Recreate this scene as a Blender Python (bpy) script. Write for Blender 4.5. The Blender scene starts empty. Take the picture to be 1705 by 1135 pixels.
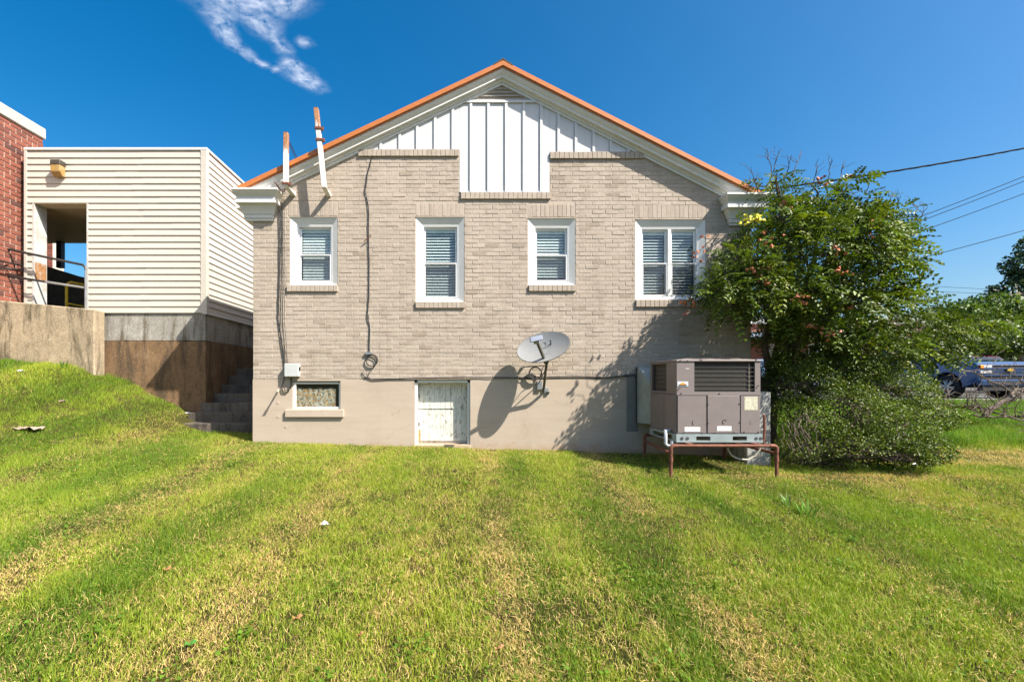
import bpy, bmesh, math, random
import numpy as np
from mathutils import Vector, Matrix
random.seed(7)
rng = np.random.default_rng(7)
SC = bpy.context.scene
COL = SC.collection

# ------------------------------------------------------------------ camera
H, F, PX, PY = 1.6, 758.0, 760.0, 630.0        # eye height, focal length and level point of the 1705 px wide photo
cd = bpy.data.cameras.new('camera')
cam = bpy.data.objects.new('camera', cd); COL.objects.link(cam)
cam.location = (0, 0, H); cam.rotation_euler = (math.pi/2, 0, 0)
cd.sensor_width = 36; cd.lens = 36*F/1705
cd.shift_x = (852.5-PX)/1705; cd.shift_y = (PY-567.5)/1705
cd.clip_start = .05; cd.clip_end = 3000
SC.camera = cam

# ------------------------------------------------------------------ sky and sun
SUN_TO = Vector((1.5, -1.0, 1.95)).normalized()        # towards the sun
W = bpy.data.worlds.new('World'); SC.world = W; W.use_nodes = True
nt = W.node_tree; nt.nodes.clear()
wo = nt.nodes.new('ShaderNodeOutputWorld'); bg = nt.nodes.new('ShaderNodeBackground')
sky = nt.nodes.new('ShaderNodeTexSky'); sky.sky_type = 'NISHITA'; sky.sun_disc = False
sky.sun_elevation = math.asin(SUN_TO.z); sky.sun_rotation = math.atan2(SUN_TO.x, SUN_TO.y)
sky.air_density = 1.0; sky.dust_density = 3.0; sky.ozone_density = 3.0; sky.altitude = 200
hs = nt.nodes.new('ShaderNodeHueSaturation'); hs.inputs['Saturation'].default_value = 1.48; hs.inputs['Hue'].default_value = .494; hs.inputs['Value'].default_value = 1.0
nt.links.new(sky.outputs[0], hs.inputs['Color'])
bg.inputs['Strength'].default_value = 0.086
# one wisp of cirrus in a high, level cloud layer
def wmath(op, a, b=None, c=None):
    n = nt.nodes.new('ShaderNodeMath'); n.operation = op
    for i, v in enumerate((a, b, c)):
        if v is None: continue
        if isinstance(v, (int, float)): n.inputs[i].default_value = v
        else: nt.links.new(v, n.inputs[i])
    return n.outputs[0]
tc = nt.nodes.new('ShaderNodeTexCoord'); sx = nt.nodes.new('ShaderNodeSeparateXYZ')
nt.links.new(tc.outputs['Generated'], sx.inputs[0])
zc = wmath('MAXIMUM', sx.outputs[2], .05)
cu = wmath('DIVIDE', sx.outputs[0], zc); cv = wmath('DIVIDE', sx.outputs[1], zc)
cb = nt.nodes.new('ShaderNodeCombineXYZ'); nt.links.new(cu, cb.inputs[0]); nt.links.new(cv, cb.inputs[1])
warp = nt.nodes.new('ShaderNodeTexNoise'); warp.inputs['Scale'].default_value = 9; warp.inputs['Detail'].default_value = 5
nt.links.new(cb.outputs[0], warp.inputs['Vector'])
vm = nt.nodes.new('ShaderNodeVectorMath'); vm.operation = 'MULTIPLY_ADD'
nt.links.new(warp.outputs['Color'], vm.inputs[0]); vm.inputs[1].default_value = (.06, .06, 0)
nt.links.new(cb.outputs[0], vm.inputs[2])
mask = None
for (bx_, by_, br_) in ((-.615, 1.16, .085), (-.53, 1.18, .085), (-.44, 1.18, .06), (-.668, 1.27, .036), (-.668, 1.32, .032), (-.66, 1.37, .028), (-.635, 1.41, .024), (-.61, 1.445, .02), (-.58, 1.475, .016),
                        (-.545, 1.30, .042), (-.525, 1.37, .03), (-.53, 1.445, .03), (-.515, 1.50, .045), (-.49, 1.545, .042), (-.45, 1.36, .02)):
    dn = nt.nodes.new('ShaderNodeVectorMath'); dn.operation = 'DISTANCE'
    nt.links.new(vm.outputs[0], dn.inputs[0]); dn.inputs[1].default_value = (bx_+.03, by_+.03, 0)
    g = wmath('SUBTRACT', 1.0, wmath('DIVIDE', dn.outputs['Value'], br_*1.6)); g = wmath('MAXIMUM', g, 0.0)
    mask = g if mask is None else wmath('ADD', mask, g)
cn = nt.nodes.new('ShaderNodeTexNoise'); cn.inputs['Scale'].default_value = 30; cn.inputs['Detail'].default_value = 8; cn.inputs['Roughness'].default_value = .62
cn.inputs['Distortion'].default_value = .15
nt.links.new(vm.outputs[0], cn.inputs['Vector'])
dens = wmath('MULTIPLY', wmath('MINIMUM', mask, 1.0), wmath('MAXIMUM', wmath('MULTIPLY', wmath('SUBTRACT', cn.outputs['Fac'], .31), 1.4), 0.0))
dens = wmath('MINIMUM', wmath('MULTIPLY', dens, wmath('MINIMUM', wmath('ADD', mask, .25), 1.0)), .62)
mx = nt.nodes.new('ShaderNodeMix'); mx.data_type = 'RGBA'
nt.links.new(dens, mx.inputs[0]); nt.links.new(hs.outputs[0], mx.inputs[6]); mx.inputs[7].default_value = (7.2, 7.4, 8.0, 1)
nt.links.new(mx.outputs[2], bg.inputs['Color']); nt.links.new(bg.outputs[0], wo.inputs['Surface'])

sl = bpy.data.lights.new('sun', 'SUN'); sun = bpy.data.objects.new('sun', sl); COL.objects.link(sun)
sl.energy = 5.0; sl.angle = math.radians(.5); sl.color = (1, .93, .82)
sun.rotation_euler = (-SUN_TO).to_track_quat('-Z', 'Y').to_euler(); sun.location = (20, -12, 30)

vs = SC.view_settings; vs.view_transform = 'Standard'; vs.look = 'None'; vs.exposure = 1.20; vs.gamma = 1.0; vs.use_curve_mapping = False

# ------------------------------------------------------------------ helpers
def P(px, py, y): return Vector(((px-PX)/F*y, y, H+(PY-py)/F*y))
YF = 7.29                                     # brick face of the house
def fx(px): return (px-PX)/F*YF
def fz(py): return H+(PY-py)/F*YF

def sstep(a, b, x):
    t = np.clip((x-a)/(b-a), 0, 1); return t*t*(3-2*t)
def vnoise(x, y, seed=0):
    x = np.asarray(x, float); y = np.asarray(y, float)
    xi = np.floor(x).astype(np.int64); yi = np.floor(y).astype(np.int64); xf = x-xi; yf = y-yi
    def h(a, b):
        n = (a*374761393+b*668265263+seed*1442695041) & 0xffffffff
        n = ((n ^ (n >> 13))*1274126177) & 0xffffffff
        return ((n ^ (n >> 16)) & 0xffff)/65535.0
    u = xf*xf*(3-2*xf); v = yf*yf*(3-2*yf)
    return (h(xi, yi)*(1-u)+h(xi+1, yi)*u)*(1-v)+(h(xi, yi+1)*(1-u)+h(xi+1, yi+1)*u)*v
def fnoise(x, y, seed=0, oct=4):
    s = 0; a = .5; t = 0
    for k in range(oct):
        s = s+a*vnoise(np.asarray(x)*2**k, np.asarray(y)*2**k, seed+k*17); t += a; a *= .55
    return s/t
def gz(x, y):
    x = np.asarray(x, float); y = np.asarray(y, float)
    yb = np.interp(y, [-60, 0, 2.4, 4, 6, 7.3, 9, 12, 14, 3000], [-1.6, -.12, .08, .25, .43, .475, .58, .78, .9, .9])
    lat = -.03*np.clip(x-.3, -4.5, 4.5)*(1-sstep(8, 12, y))
    m = np.clip((-x-4.3)*.47, 0, 1.28); m = np.where(m < .15, m*m/.3, m-.075)
    mound = m*sstep(4.6, 8.5, y)**1.15
    return yb+lat+mound+.16*(fnoise(x*2.1, y*2.1, 19, 3)-.5)*np.clip(m, 0, 1)*sstep(5.2, 6.5, y)+.045*(fnoise(x*.7, y*.7, 3)-.5)*sstep(.5, 2, y)

def setp(o, label=None, cat=None, group=None, kind=None):
    if label: o['label'] = label
    if cat: o['category'] = cat
    if group: o['group'] = group
    if kind: o['kind'] = kind
    return o
def thing(name, loc, label, cat, group=None):
    o = bpy.data.objects.new(name, None); COL.objects.link(o); o.location = loc; o.empty_display_size = .1
    return setp(o, label, cat, group)
def link(name, me, mat=None, parent=None):
    o = bpy.data.objects.new(name, me); COL.objects.link(o)
    if mat and not me.materials: me.materials.append(mat)
    if parent is not None:
        o.parent = parent
        if parent.type == 'EMPTY': o.matrix_parent_inverse = Matrix.Translation(-Vector(parent.location))
        else: o.matrix_parent_inverse = Matrix.Translation(-Vector(parent.location)) if parent.get('shifted') else Matrix()
    return o

class MB:
    def __init__(s): s.v = []; s.f = []; s.t = []
    def _add(s, vs, fs, tone=.5):
        n = len(s.v); s.v += [tuple(v) for v in vs]; s.t += [tone]*len(vs); s.f += [tuple(i+n for i in f) for f in fs]; return s
    def box(s, x0, x1, y0, y1, z0, z1, tone=.5):
        return s._add([(x0, y0, z0), (x1, y0, z0), (x1, y1, z0), (x0, y1, z0), (x0, y0, z1), (x1, y0, z1), (x1, y1, z1), (x0, y1, z1)],
                      [(0, 3, 2, 1), (4, 5, 6, 7), (0, 1, 5, 4), (1, 2, 6, 5), (2, 3, 7, 6), (3, 0, 4, 7)], tone)
    def hexa(s, c, tone=.5):    # 8 corners, bottom loop then top loop
        return s._add(c, [(0, 3, 2, 1), (4, 5, 6, 7), (0, 1, 5, 4), (1, 2, 6, 5), (2, 3, 7, 6), (3, 0, 4, 7)], tone)
    def prism(s, poly, axis, a, b, tone=.5):      # polygon in the plane across 'axis', from a to b along it
        def mk(p, q): return {'x': (q, p[0], p[1]), 'y': (p[0], q, p[1]), 'z': (p[0], p[1], q)}[axis]
        n = len(poly); vs = [mk(p, a) for p in poly]+[mk(p, b) for p in poly]
        return s._add(vs, [tuple(range(n)), tuple(range(2*n-1, n-1, -1))]+[(i, i+n, (i+1) % n+n, (i+1) % n) for i in range(n)], tone)
    def tube(s, pts, r, n=8, tone=.5, cap=True):
        pts = [Vector(p) for p in pts]; rs = r if isinstance(r, (list, tuple)) else [r]*len(pts)
        vs = []; up = None
        for i, p in enumerate(pts):
            d = (pts[min(i+1, len(pts)-1)]-pts[max(i-1, 0)])
            d = d.normalized() if d.length > 1e-9 else Vector((0, 0, 1))
            if up is None: up = d.orthogonal().normalized()
            u = (up-d*up.dot(d)); u = u.normalized() if u.length > 1e-6 else d.orthogonal().normalized(); up = u; w = d.cross(u)
            for k in range(n):
                a = 2*math.pi*k/n; vs.append(p+(u*math.cos(a)+w*math.sin(a))*rs[i])
        fs = []
        for i in range(len(pts)-1):
            for k in range(n):
                fs.append((i*n+k, i*n+(k+1) % n, (i+1)*n+(k+1) % n, (i+1)*n+k))
        if cap: fs += [tuple(range(n-1, -1, -1)), tuple(range((len(pts)-1)*n, len(pts)*n))]
        return s._add(vs, fs, tone)
    def loft(s, loops, tone=.5, cap=True, closed=True):
        n = len(loops[0]); vs = [v for l in loops for v in l]; fs = []
        for i in range(len(loops)-1):
            for k in range(n if closed else n-1):
                fs.append((i*n+k, i*n+(k+1) % n, (i+1)*n+(k+1) % n, (i+1)*n+k))
        if cap: fs += [tuple(range(n-1, -1, -1)), tuple(range((len(loops)-1)*n, len(loops)*n))]
        return s._add(vs, fs, tone)
    def disc(s, c, axis, r, th, n=20, tone=.5):
        c = Vector(c); a = Vector(axis).normalized()
        return s.tube([c-a*th/2, c+a*th/2], r, n, tone)
    def mesh(s, name, smooth=False, bevel=0, seg=1):
        me = bpy.data.meshes.new(name); me.from_pydata(s.v, [], s.f); me.update()
        bm = bmesh.new(); bm.from_mesh(me)
        L = bm.verts.layers.float.new('tone')
        for v, t in zip(bm.verts, s.t): v[L] = t
        bmesh.ops.recalc_face_normals(bm, faces=bm.faces)
        if bevel > 0:
            es = [e for e in bm.edges if len(e.link_faces) == 2 and e.calc_face_angle(0) > .5]
            bmesh.ops.bevel(bm, geom=es, offset=bevel, segments=seg, affect='EDGES', profile=.6, clamp_overlap=True)
        bm.to_mesh(me); bm.free()
        if smooth:
            for p in me.polygons: p.use_smooth = True
            try: me.set_sharp_from_angle(angle=math.radians(38))
            except Exception: pass
        return me
    def build(s, name, mat, parent=None, smooth=False, bevel=0, seg=1):
        return link(name, s.mesh(name, smooth, bevel, seg), mat, parent)

def np_mesh(name, V, T, col=None, smooth=False):
    me = bpy.data.meshes.new(name); nv, nf, k = len(V), len(T), T.shape[1]
    me.vertices.add(nv); me.vertices.foreach_set('co', np.ascontiguousarray(V, np.float32).ravel())
    me.loops.add(nf*k); me.loops.foreach_set('vertex_index', np.ascontiguousarray(T, np.int32).ravel())
    me.polygons.add(nf); me.polygons.foreach_set('loop_start', np.arange(0, nf*k, k, dtype=np.int32))
    if smooth: me.polygons.foreach_set('use_smooth', np.ones(nf, bool))
    me.update(calc_edges=True)
    if col is not None:
        a = me.attributes.new('col', 'FLOAT_COLOR', 'POINT')
        c4 = np.ones((nv, 4), np.float32); c4[:, :3] = col; a.data.foreach_set('color', c4.ravel())
    return me

# ------------------------------------------------------------------ materials
def newmat(name):
    m = bpy.data.materials.new(name); m.use_nodes = True; n = m.node_tree; n.nodes.clear()
    out = n.nodes.new('ShaderNodeOutputMaterial'); b = n.nodes.new('ShaderNodeBsdfPrincipled'); n.links.new(b.outputs[0], out.inputs[0])
    return m, n, b, out
def nnoise(n, scale, detail=5, rough=.6, stretch=None, dist=0):
    g = n.nodes.new('ShaderNodeNewGeometry'); v = g.outputs['Position']
    if stretch:
        mp = n.nodes.new('ShaderNodeMapping'); mp.inputs['Scale'].default_value = stretch; n.links.new(v, mp.inputs[0]); v = mp.outputs[0]
    t = n.nodes.new('ShaderNodeTexNoise'); t.inputs['Scale'].default_value = scale; t.inputs['Detail'].default_value = detail
    t.inputs['Roughness'].default_value = rough; t.inputs['Distortion'].default_value = dist; n.links.new(v, t.inputs['Vector'])
    return t.outputs['Fac']
def ramp(n, fac, stops):
    r = n.nodes.new('ShaderNodeValToRGB'); e = r.color_ramp.elements
    while len(e) < len(stops): e.new(.5)
    for el, (p, c) in zip(e, stops): el.position = p; el.color = (*c, 1)
    n.links.new(fac, r.inputs[0]); return r.outputs[0]
def mixc(n, fac, a, b, mode='MIX'):
    m = n.nodes.new('ShaderNodeMix'); m.data_type = 'RGBA'; m.blend_type = mode
    for i, v in ((0, fac), (6, a), (7, b)):
        if isinstance(v, (int, float)): m.inputs[i].default_value = v
        elif isinstance(v, tuple): m.inputs[i].default_value = (*v, 1)
        else: n.links.new(v, m.inputs[i])
    return m.outputs[2]
def bump(n, b, h, strength, dist=.01):
    k = n.nodes.new('ShaderNodeBump'); k.inputs['Strength'].default_value = strength; k.inputs['Distance'].default_value = dist
    n.links.new(h, k.inputs['Height']); n.links.new(k.outputs[0], b.inputs['Normal'])
def attr(n, name='tone', out='Fac'):
    a = n.nodes.new('ShaderNodeAttribute'); a.attribute_name = name; return a.outputs[out]

def M(name, c, rough=.6, metal=0, var=.12, scale=6, bmp=0, bscale=60, spec=.5, stretch=None, dirt=None, dirtamt=.5, dscale=3, coat=0):
    m, n, b, o = newmat(name)
    lo = tuple(v*(1-var) for v in c); hi = tuple(min(1, v*(1+var)) for v in c)
    col = ramp(n, nnoise(n, scale, 6, .65, stretch), [(.3, lo), (.7, hi)])
    if dirt:
        d = ramp(n, nnoise(n, dscale, 8, .7, stretch), [(.5, (0, 0, 0)), (.75, (dirtamt,)*3)])
        col = mixc(n, d, col, dirt)
    n.links.new(col, b.inputs['Base Color'])
    b.inputs['Roughness'].default_value = rough; b.inputs['Metallic'].default_value = metal
    b.inputs['Specular IOR Level'].default_value = spec; b.inputs['Coat Weight'].default_value = coat
    if bmp: bump(n, b, nnoise(n, bscale, 5, .7), bmp, .004)
    return m

def tone_mat(name, stops, rough=.85, nscale=25, namt=.18, bmp=.35, bscale=90, dirt=None, spec=.25):
    m, n, b, o = newmat(name)
    c = ramp(n, attr(n), stops)
    f = ramp(n, nnoise(n, nscale, 6, .7), [(.3, (1-namt,)*3), (.7, (1+namt*.4,)*3)])
    c = mixc(n, 1.0, c, f, 'MULTIPLY')
    big = ramp(n, nnoise(n, .9, 4, .6), [(.3, (.90, .90, .89)), (.7, (1.03, 1.03, 1.03))])
    c = mixc(n, 1.0, c, big, 'MULTIPLY')
    st = ramp(n, nnoise(n, 2.2, 7, .7, (2.4, 2.4, .35), .3), [(.50, (1, 1, 1)), (.72, (.80, .785, .76))])
    c = mixc(n, 1.0, c, st, 'MULTIPLY')
    n.links.new(c, b.inputs['Base Color']); b.inputs['Roughness'].default_value = rough; b.inputs['Specular IOR Level'].default_value = spec
    bump(n, b, nnoise(n, bscale, 6, .75), bmp, .004)
    return m

m_brick = tone_mat('painted brick', [(0, (.29, .235, .185)), (.35, (.388, .327, .268)), (.7, (.425, .362, .300)), (1, (.462, .396, .330))])
m_mortar = M('painted mortar', (.405, .34, .277), .9, var=.1, scale=30, bmp=.4)
m_stucco, n, b, o = newmat('painted basement render')
c = ramp(n, nnoise(n, 2.2, 7, .65, (.35, .35, 3.0)), [(.3, (.385, .318, .25)), (.7, (.445, .372, .298))])
c = mixc(n, ramp(n, nnoise(n, 1.4, 7, .7), [(.52, (0, 0, 0)), (.75, (.4,)*3)]), c, (.31, .245, .185))
g = n.nodes.new('ShaderNodeNewGeometry'); s_ = n.nodes.new('ShaderNodeSeparateXYZ'); n.links.new(g.outputs['Position'], s_.inputs[0])
k_ = n.nodes.new('ShaderNodeMath'); k_.operation = 'MULTIPLY_ADD'; n.links.new(nnoise(n, 6, 7, .75), k_.inputs[0]); k_.inputs[1].default_value = .55; n.links.new(s_.outputs[2], k_.inputs[2])
c = mixc(n, ramp(n, k_.outputs[0], [(.70, (.62,)*3), (.86, (0, 0, 0))]), c, (.36, .225, .13))     # rain splashed mud above the soil
cr = n.nodes.new('ShaderNodeTexVoronoi'); cr.feature = 'DISTANCE_TO_EDGE'; cr.inputs['Scale'].default_value = .75
dv = n.nodes.new('ShaderNodeTexNoise'); dv.inputs['Scale'].default_value = 3; n.links.new(g.outputs['Position'], dv.inputs['Vector']); av = n.nodes.new('ShaderNodeVectorMath'); av.operation = 'MULTIPLY_ADD'; n.links.new(dv.outputs['Color'], av.inputs[0]); av.inputs[1].default_value = (.5, .5, .5); n.links.new(g.outputs['Position'], av.inputs[2]); n.links.new(av.outputs[0], cr.inputs['Vector'])
c = mixc(n, ramp(n, cr.outputs['Distance'], [(.0, (.28,)*3), (.005, (0, 0, 0))]), c, (.20, .16, .12))
n.links.new(c, b.inputs['Base Color']); b.inputs['Roughness'].default_value = .88; b.inputs['Specular IOR Level'].default_value = .25; bump(n, b, nnoise(n, 40, 6, .75), .35, .006)
m_white = M('white painted trim', (.66, .655, .63), .45, var=.05, scale=5, bmp=.08, bscale=120, dirt=(.45, .43, .38), dirtamt=.25, dscale=4)
m_board = M('white gable boards', (.56, .56, .565), .5, var=.05, scale=3, stretch=(3, 3, .5), bmp=.1, dirt=(.52, .50, .46), dirtamt=.3, dscale=5)
m_vinyl = M('white vinyl window', (.70, .705, .71), .35, var=.03, scale=4)
m_orange = M('copper orange metal edge', (.47, .155, .035), .38, 0.0, var=.10, scale=7, stretch=(1, 1, 4), spec=.6)
m_roofdark = M('dark ridge cap', (.035, .025, .02), .6)
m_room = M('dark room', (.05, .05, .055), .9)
m_dark = M('black rubber', (.018, .018, .018), .55, var=.2)
m_blind = M('cream blind slat', (.80, .79, .74), .5, var=.06, scale=9)
m_siding = M('cream vinyl siding', (.48, .445, .39), .5, var=.05, scale=2.4, stretch=(.4, .4, 6), dirt=(.45, .38, .28), dirtamt=.22, dscale=2.5)
m_alu = M('galvanised steel', (.36, .38, .39), .42, .75, var=.2, scale=14)
m_rust = M('rusty brown pipe', (.165, .06, .036), .75, .15, var=.4, scale=22, bmp=.3, bscale=120)
m_black = M('black painted metal', (.025, .024, .023), .5, .2, var=.3, scale=20)
m_yellow = M('yellow painted rail', (.62, .44, .02), .5, var=.2, scale=15, dirt=(.1, .08, .04), dirtamt=.5, dscale=12)
m_bark = M('brown bark', (.10, .075, .055), .9, var=.4, scale=18, bmp=.8, bscale=40, stretch=(1, 1, .3))
m_twig = M('dry grey twig', (.125, .093, .07), .9, var=.4, scale=20)

def concrete(name, base, stain, light, low=None):
    m, n, b, o = newmat(name)
    c = ramp(n, nnoise(n, 3.2, 8, .7), [(.3, tuple(v*.75 for v in base)), (.55, base), (.8, light)])
    st = ramp(n, nnoise(n, 1.6, 8, .72, (2.6, 2.6, .55), .6), [(.48, (0, 0, 0)), (.62, (.9,)*3)])
    c = mixc(n, st, c, stain)
    vo = n.nodes.new('ShaderNodeTexVoronoi'); vo.inputs['Scale'].default_value = 55
    g = n.nodes.new('ShaderNodeNewGeometry'); n.links.new(g.outputs['Position'], vo.inputs['Vector'])
    sp = ramp(n, vo.outputs['Color'], [(.2, (.75,)*3), (.8, (1.2,)*3)])
    c = mixc(n, .6, c, sp, 'MULTIPLY')
    n.links.new(c, b.inputs['Base Color']); b.inputs['Roughness'].default_value = .92; b.inputs['Specular IOR Level'].default_value = .2
    bump(n, b, nnoise(n, 38, 6, .75), .8, .012)
    return m
m_conc = concrete('weathered concrete', (.34, .275, .19), (.085, .07, .045), (.50, .42, .31))
m_conc_grey = concrete('pale grey concrete', (.32, .305, .275), (.11, .09, .06), (.45, .44, .41))
m_conc_brown = concrete('brown exposed aggregate', (.20, .125, .068), (.075, .055, .038), (.33, .235, .15))
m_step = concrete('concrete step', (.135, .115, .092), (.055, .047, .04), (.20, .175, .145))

m_glass, n_, b_, o_ = newmat('window glass'); n_.nodes.remove(b_)
_t = n_.nodes.new('ShaderNodeBsdfTransparent'); _t.inputs[0].default_value = (.88, .93, .94, 1)
_g = n_.nodes.new('ShaderNodeBsdfGlossy'); _g.inputs['Roughness'].default_value = .015
_lw = n_.nodes.new('ShaderNodeLayerWeight'); _lw.inputs[0].default_value = .25
_f = n_.nodes.new('ShaderNodeMath'); _f.operation = 'MULTIPLY_ADD'; n_.links.new(_lw.outputs['Fresnel'], _f.inputs[0]); _f.inputs[1].default_value = 0.0; _f.inputs[2].default_value = .0
_fp = n_.nodes.new('ShaderNodeMath'); _fp.operation = 'POWER'; n_.links.new(_lw.outputs['Facing'], _fp.inputs[0]); _fp.inputs[1].default_value = 2.5
_f.operation = 'MULTIPLY_ADD'; n_.links.new(_fp.outputs[0], _f.inputs[0]); _f.inputs[1].default_value = .5; _f.inputs[2].default_value = .045
_m = n_.nodes.new('ShaderNodeMixShader'); n_.links.new(_f.outputs[0], _m.inputs[0]); n_.links.new(_t.outputs[0], _m.inputs[1]); n_.links.new(_g.outputs[0], _m.inputs[2]); n_.links.new(_m.outputs[0], o_.inputs[0])
m_screen, n_, b_, o_ = newmat('insect screen'); n_.nodes.remove(b_)
_t = n_.nodes.new('ShaderNodeBsdfTransparent'); _d = n_.nodes.new('ShaderNodeBsdfDiffuse'); _d.inputs[0].default_value = (.12, .12, .13, 1)
_m = n_.nodes.new('ShaderNodeMixShader'); _m.inputs[0].default_value = .12; n_.links.new(_t.outputs[0], _m.inputs[1]); n_.links.new(_d.outputs[0], _m.inputs[2]); n_.links.new(_m.outputs[0], o_.inputs[0])

def leafmat(name, trans=.35, rough=.45, spec=.35):
    m, n, b, o = newmat(name)
    c = attr(n, 'col', 'Color'); n.links.new(c, b.inputs['Base Color']); b.inputs['Roughness'].default_value = rough; b.inputs['Specular IOR Level'].default_value = spec
    t = n.nodes.new('ShaderNodeBsdfTranslucent'); h = n.nodes.new('ShaderNodeMix'); h.data_type = 'RGBA'; h.blend_type = 'MULTIPLY'; h.inputs[0].default_value = 1
    n.links.new(c, h.inputs[6]); h.inputs[7].default_value = (1.25, 1.35, .6, 1); n.links.new(h.outputs[2], t.inputs[0])
    ms = n.nodes.new('ShaderNodeMixShader'); ms.inputs[0].default_value = trans
    n.links.new(b.outputs[0], ms.inputs[1]); n.links.new(t.outputs[0], ms.inputs[2]); n.links.new(ms.outputs[0], o.inputs[0])
    return m
m_leaf = leafmat('glossy leaf', .24, .45, .3)
m_grass = leafmat('grass blade', .30, .5, .2)

# ------------------------------------------------------------------ ground
def axis(lo, hi, step, far):
    a = np.arange(lo, hi+1e-6, step); k = [hi+step*1.35**i*3 for i in range(1, 40)]; k = [v for v in k if v < far]+[far]
    l = [lo-step*1.35**i*3 for i in range(1, 40)]; l = [v for v in l if v > -far]+[-far]
    return np.array(l[::-1]+list(a)+k)
gx = axis(-10, 13, .14, 1500); gy = axis(.5, 13.5, .14, 1500)
GX, GY = np.meshgrid(gx, gy); GZ = gz(GX, GY)
V = np.stack([GX.ravel(), GY.ravel(), GZ.ravel()], 1)
nx_, ny_ = len(gx), len(gy); ii = (np.arange(ny_-1)[:, None]*nx_+np.arange(nx_-1)[None, :]).ravel()
T = np.stack([ii, ii+1, ii+nx_+1, ii+nx_], 1)
m_soil, n, b, o = newmat('thatch and soil')
c = ramp(n, nnoise(n, 1.3, 6, .6, (1.2, .3, 1)), [(.3, (.04, .05, .010)), (.55, (.075, .07, .02)), (.78, (.20, .14, .06))])
f_ = ramp(n, nnoise(n, 42, 5, .7), [(.3, (.5,)*3), (.7, (1.25,)*3)])
n.links.new(mixc(n, 1.0, c, f_, 'MULTIPLY'), b.inputs['Base Color']); b.inputs['Roughness'].default_value = .95; b.inputs['Specular IOR Level'].default_value = .1
bump(n, b, nnoise(n, 60, 6, .8), 1.0, .03)
lawn = link('ground', np_mesh('ground', V, T, smooth=True), m_soil); setp(lawn, 'mown lawn ground sloping up to the house', kind='structure')
# ------------------------------------------------------------------ house
XL, XR = fx(421), fx(1251); XC = .728; ML, MR = .4727, .506
ZB = fz(631); ZAP = 6.57                        # top of basement render, ridge of the roof edge
YB = YF+11                                      # back of the house
house = thing('brick_house', (XC, YF, .5), 'painted taupe brick house with white gable boards and orange roof edge', 'house')
def zroof(x, drop=0): return ZAP-drop-(XC-x)*ML if x < XC else ZAP-drop-(x-XC)*MR

WIN = [dict(px=(483, 562), py=(360, 475), sill=(478, 563, 475, 485.5), lin=(479.5, 562.5, 337, 359)),
       dict(px=(692, 773), py=(360, 502.5), sill=(692, 774.5, 502.5, 513), lin=(692, 772.5, 338, 359)),
       dict(px=(879, 958), py=(362, 474.5), sill=(880, 959, 474.5, 485), lin=(878, 957.5, 340, 361)),
       dict(px=(1058, 1175), py=(364, 499), sill=(1058, 1181, 499, 511), lin=(1056, 1176, 341, 363))]
openings = []                                   # (x0,x1,z0,z1) without wall
for w in WIN: openings.append((fx(w['px'][0]), fx(w['px'][1]), fz(w['py'][1]), fz(w['py'][0])))
DOOR = (fx(690), fx(783), fz(742), fz(632)); BWIN = (fx(487), fx(567), fz(681), fz(634))
PANEL = (fx(766), fx(915), fz(321))
LEDGES = [(fx(597), fx(764), fz(261), fz(250)), (fx(767), fx(917), fz(332), fz(321.5)), (fx(915.5), fx(1071), fz(265), fz(254))]

def wall_cells(mb, x0, x1, z0, z1, ops, y0, y1):
    xs = sorted({x0, x1, *[v for o in ops for v in o[:2] if x0 < v < x1]}); zs = sorted({z0, z1, *[v for o in ops for v in o[2:] if z0 < v < z1]})
    for i in range(len(xs)-1):
        run = None
        for j in range(len(zs)-1):
            cx, cz = (xs[i]+xs[i+1])/2, (zs[j]+zs[j+1])/2
            solid = not any(o[0] < cx < o[1] and o[2] < cz < o[3] for o in ops)
            if solid: run = (run[0] if run else zs[j], zs[j+1])
            if (not solid or j == len(zs)-2) and run:
                mb.box(xs[i], xs[i+1], y0, y1, *run); run = None
# mortar wall behind the bricks, with its openings, plus the plain sides and back
mb = MB(); ZE = fz(352)
wall_cells(mb, XL+.004, XR-.004, ZB, ZE, openings, YF+.0042, YF+.21)
gp = [(XL+.004, ZE), (XR-.004, ZE), (XR-.004, zroof(XR, .22)), (XC, ZAP-.27), (XL+.004, zroof(XL, .22))]
mb.prism(gp, 'y', YF+.0042, YF+.21)
mb.box(XL+.004, XL+.2, YF+.21, YB, -.3, zroof(XL, .3)); mb.box(XR-.2, XR-.004, YF+.21, YB, -.3, zroof(XR, .3)); mb.box(XL+.2, XR-.2, YB-.2, YB, -.3, 4.3)
mb.prism([(XL+.1, 4.3), (XR-.1, 4.3), (XC, ZAP-.4)], 'y', YB-.2, YB-.001)
wall = mb.build('wall', m_mortar, house)
# rooms: dark lining and floor
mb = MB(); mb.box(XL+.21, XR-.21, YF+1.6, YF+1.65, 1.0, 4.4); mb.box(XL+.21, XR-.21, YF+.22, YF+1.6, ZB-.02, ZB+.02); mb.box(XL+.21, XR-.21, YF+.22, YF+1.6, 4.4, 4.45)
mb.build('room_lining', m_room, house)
# basement
mb = MB(); wall_cells(mb, XL, XR, -.4, ZB-.002, [DOOR, BWIN], YF-.004, YF+.26)
base = mb.build('basement_wall', m_stucco, house)

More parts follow.
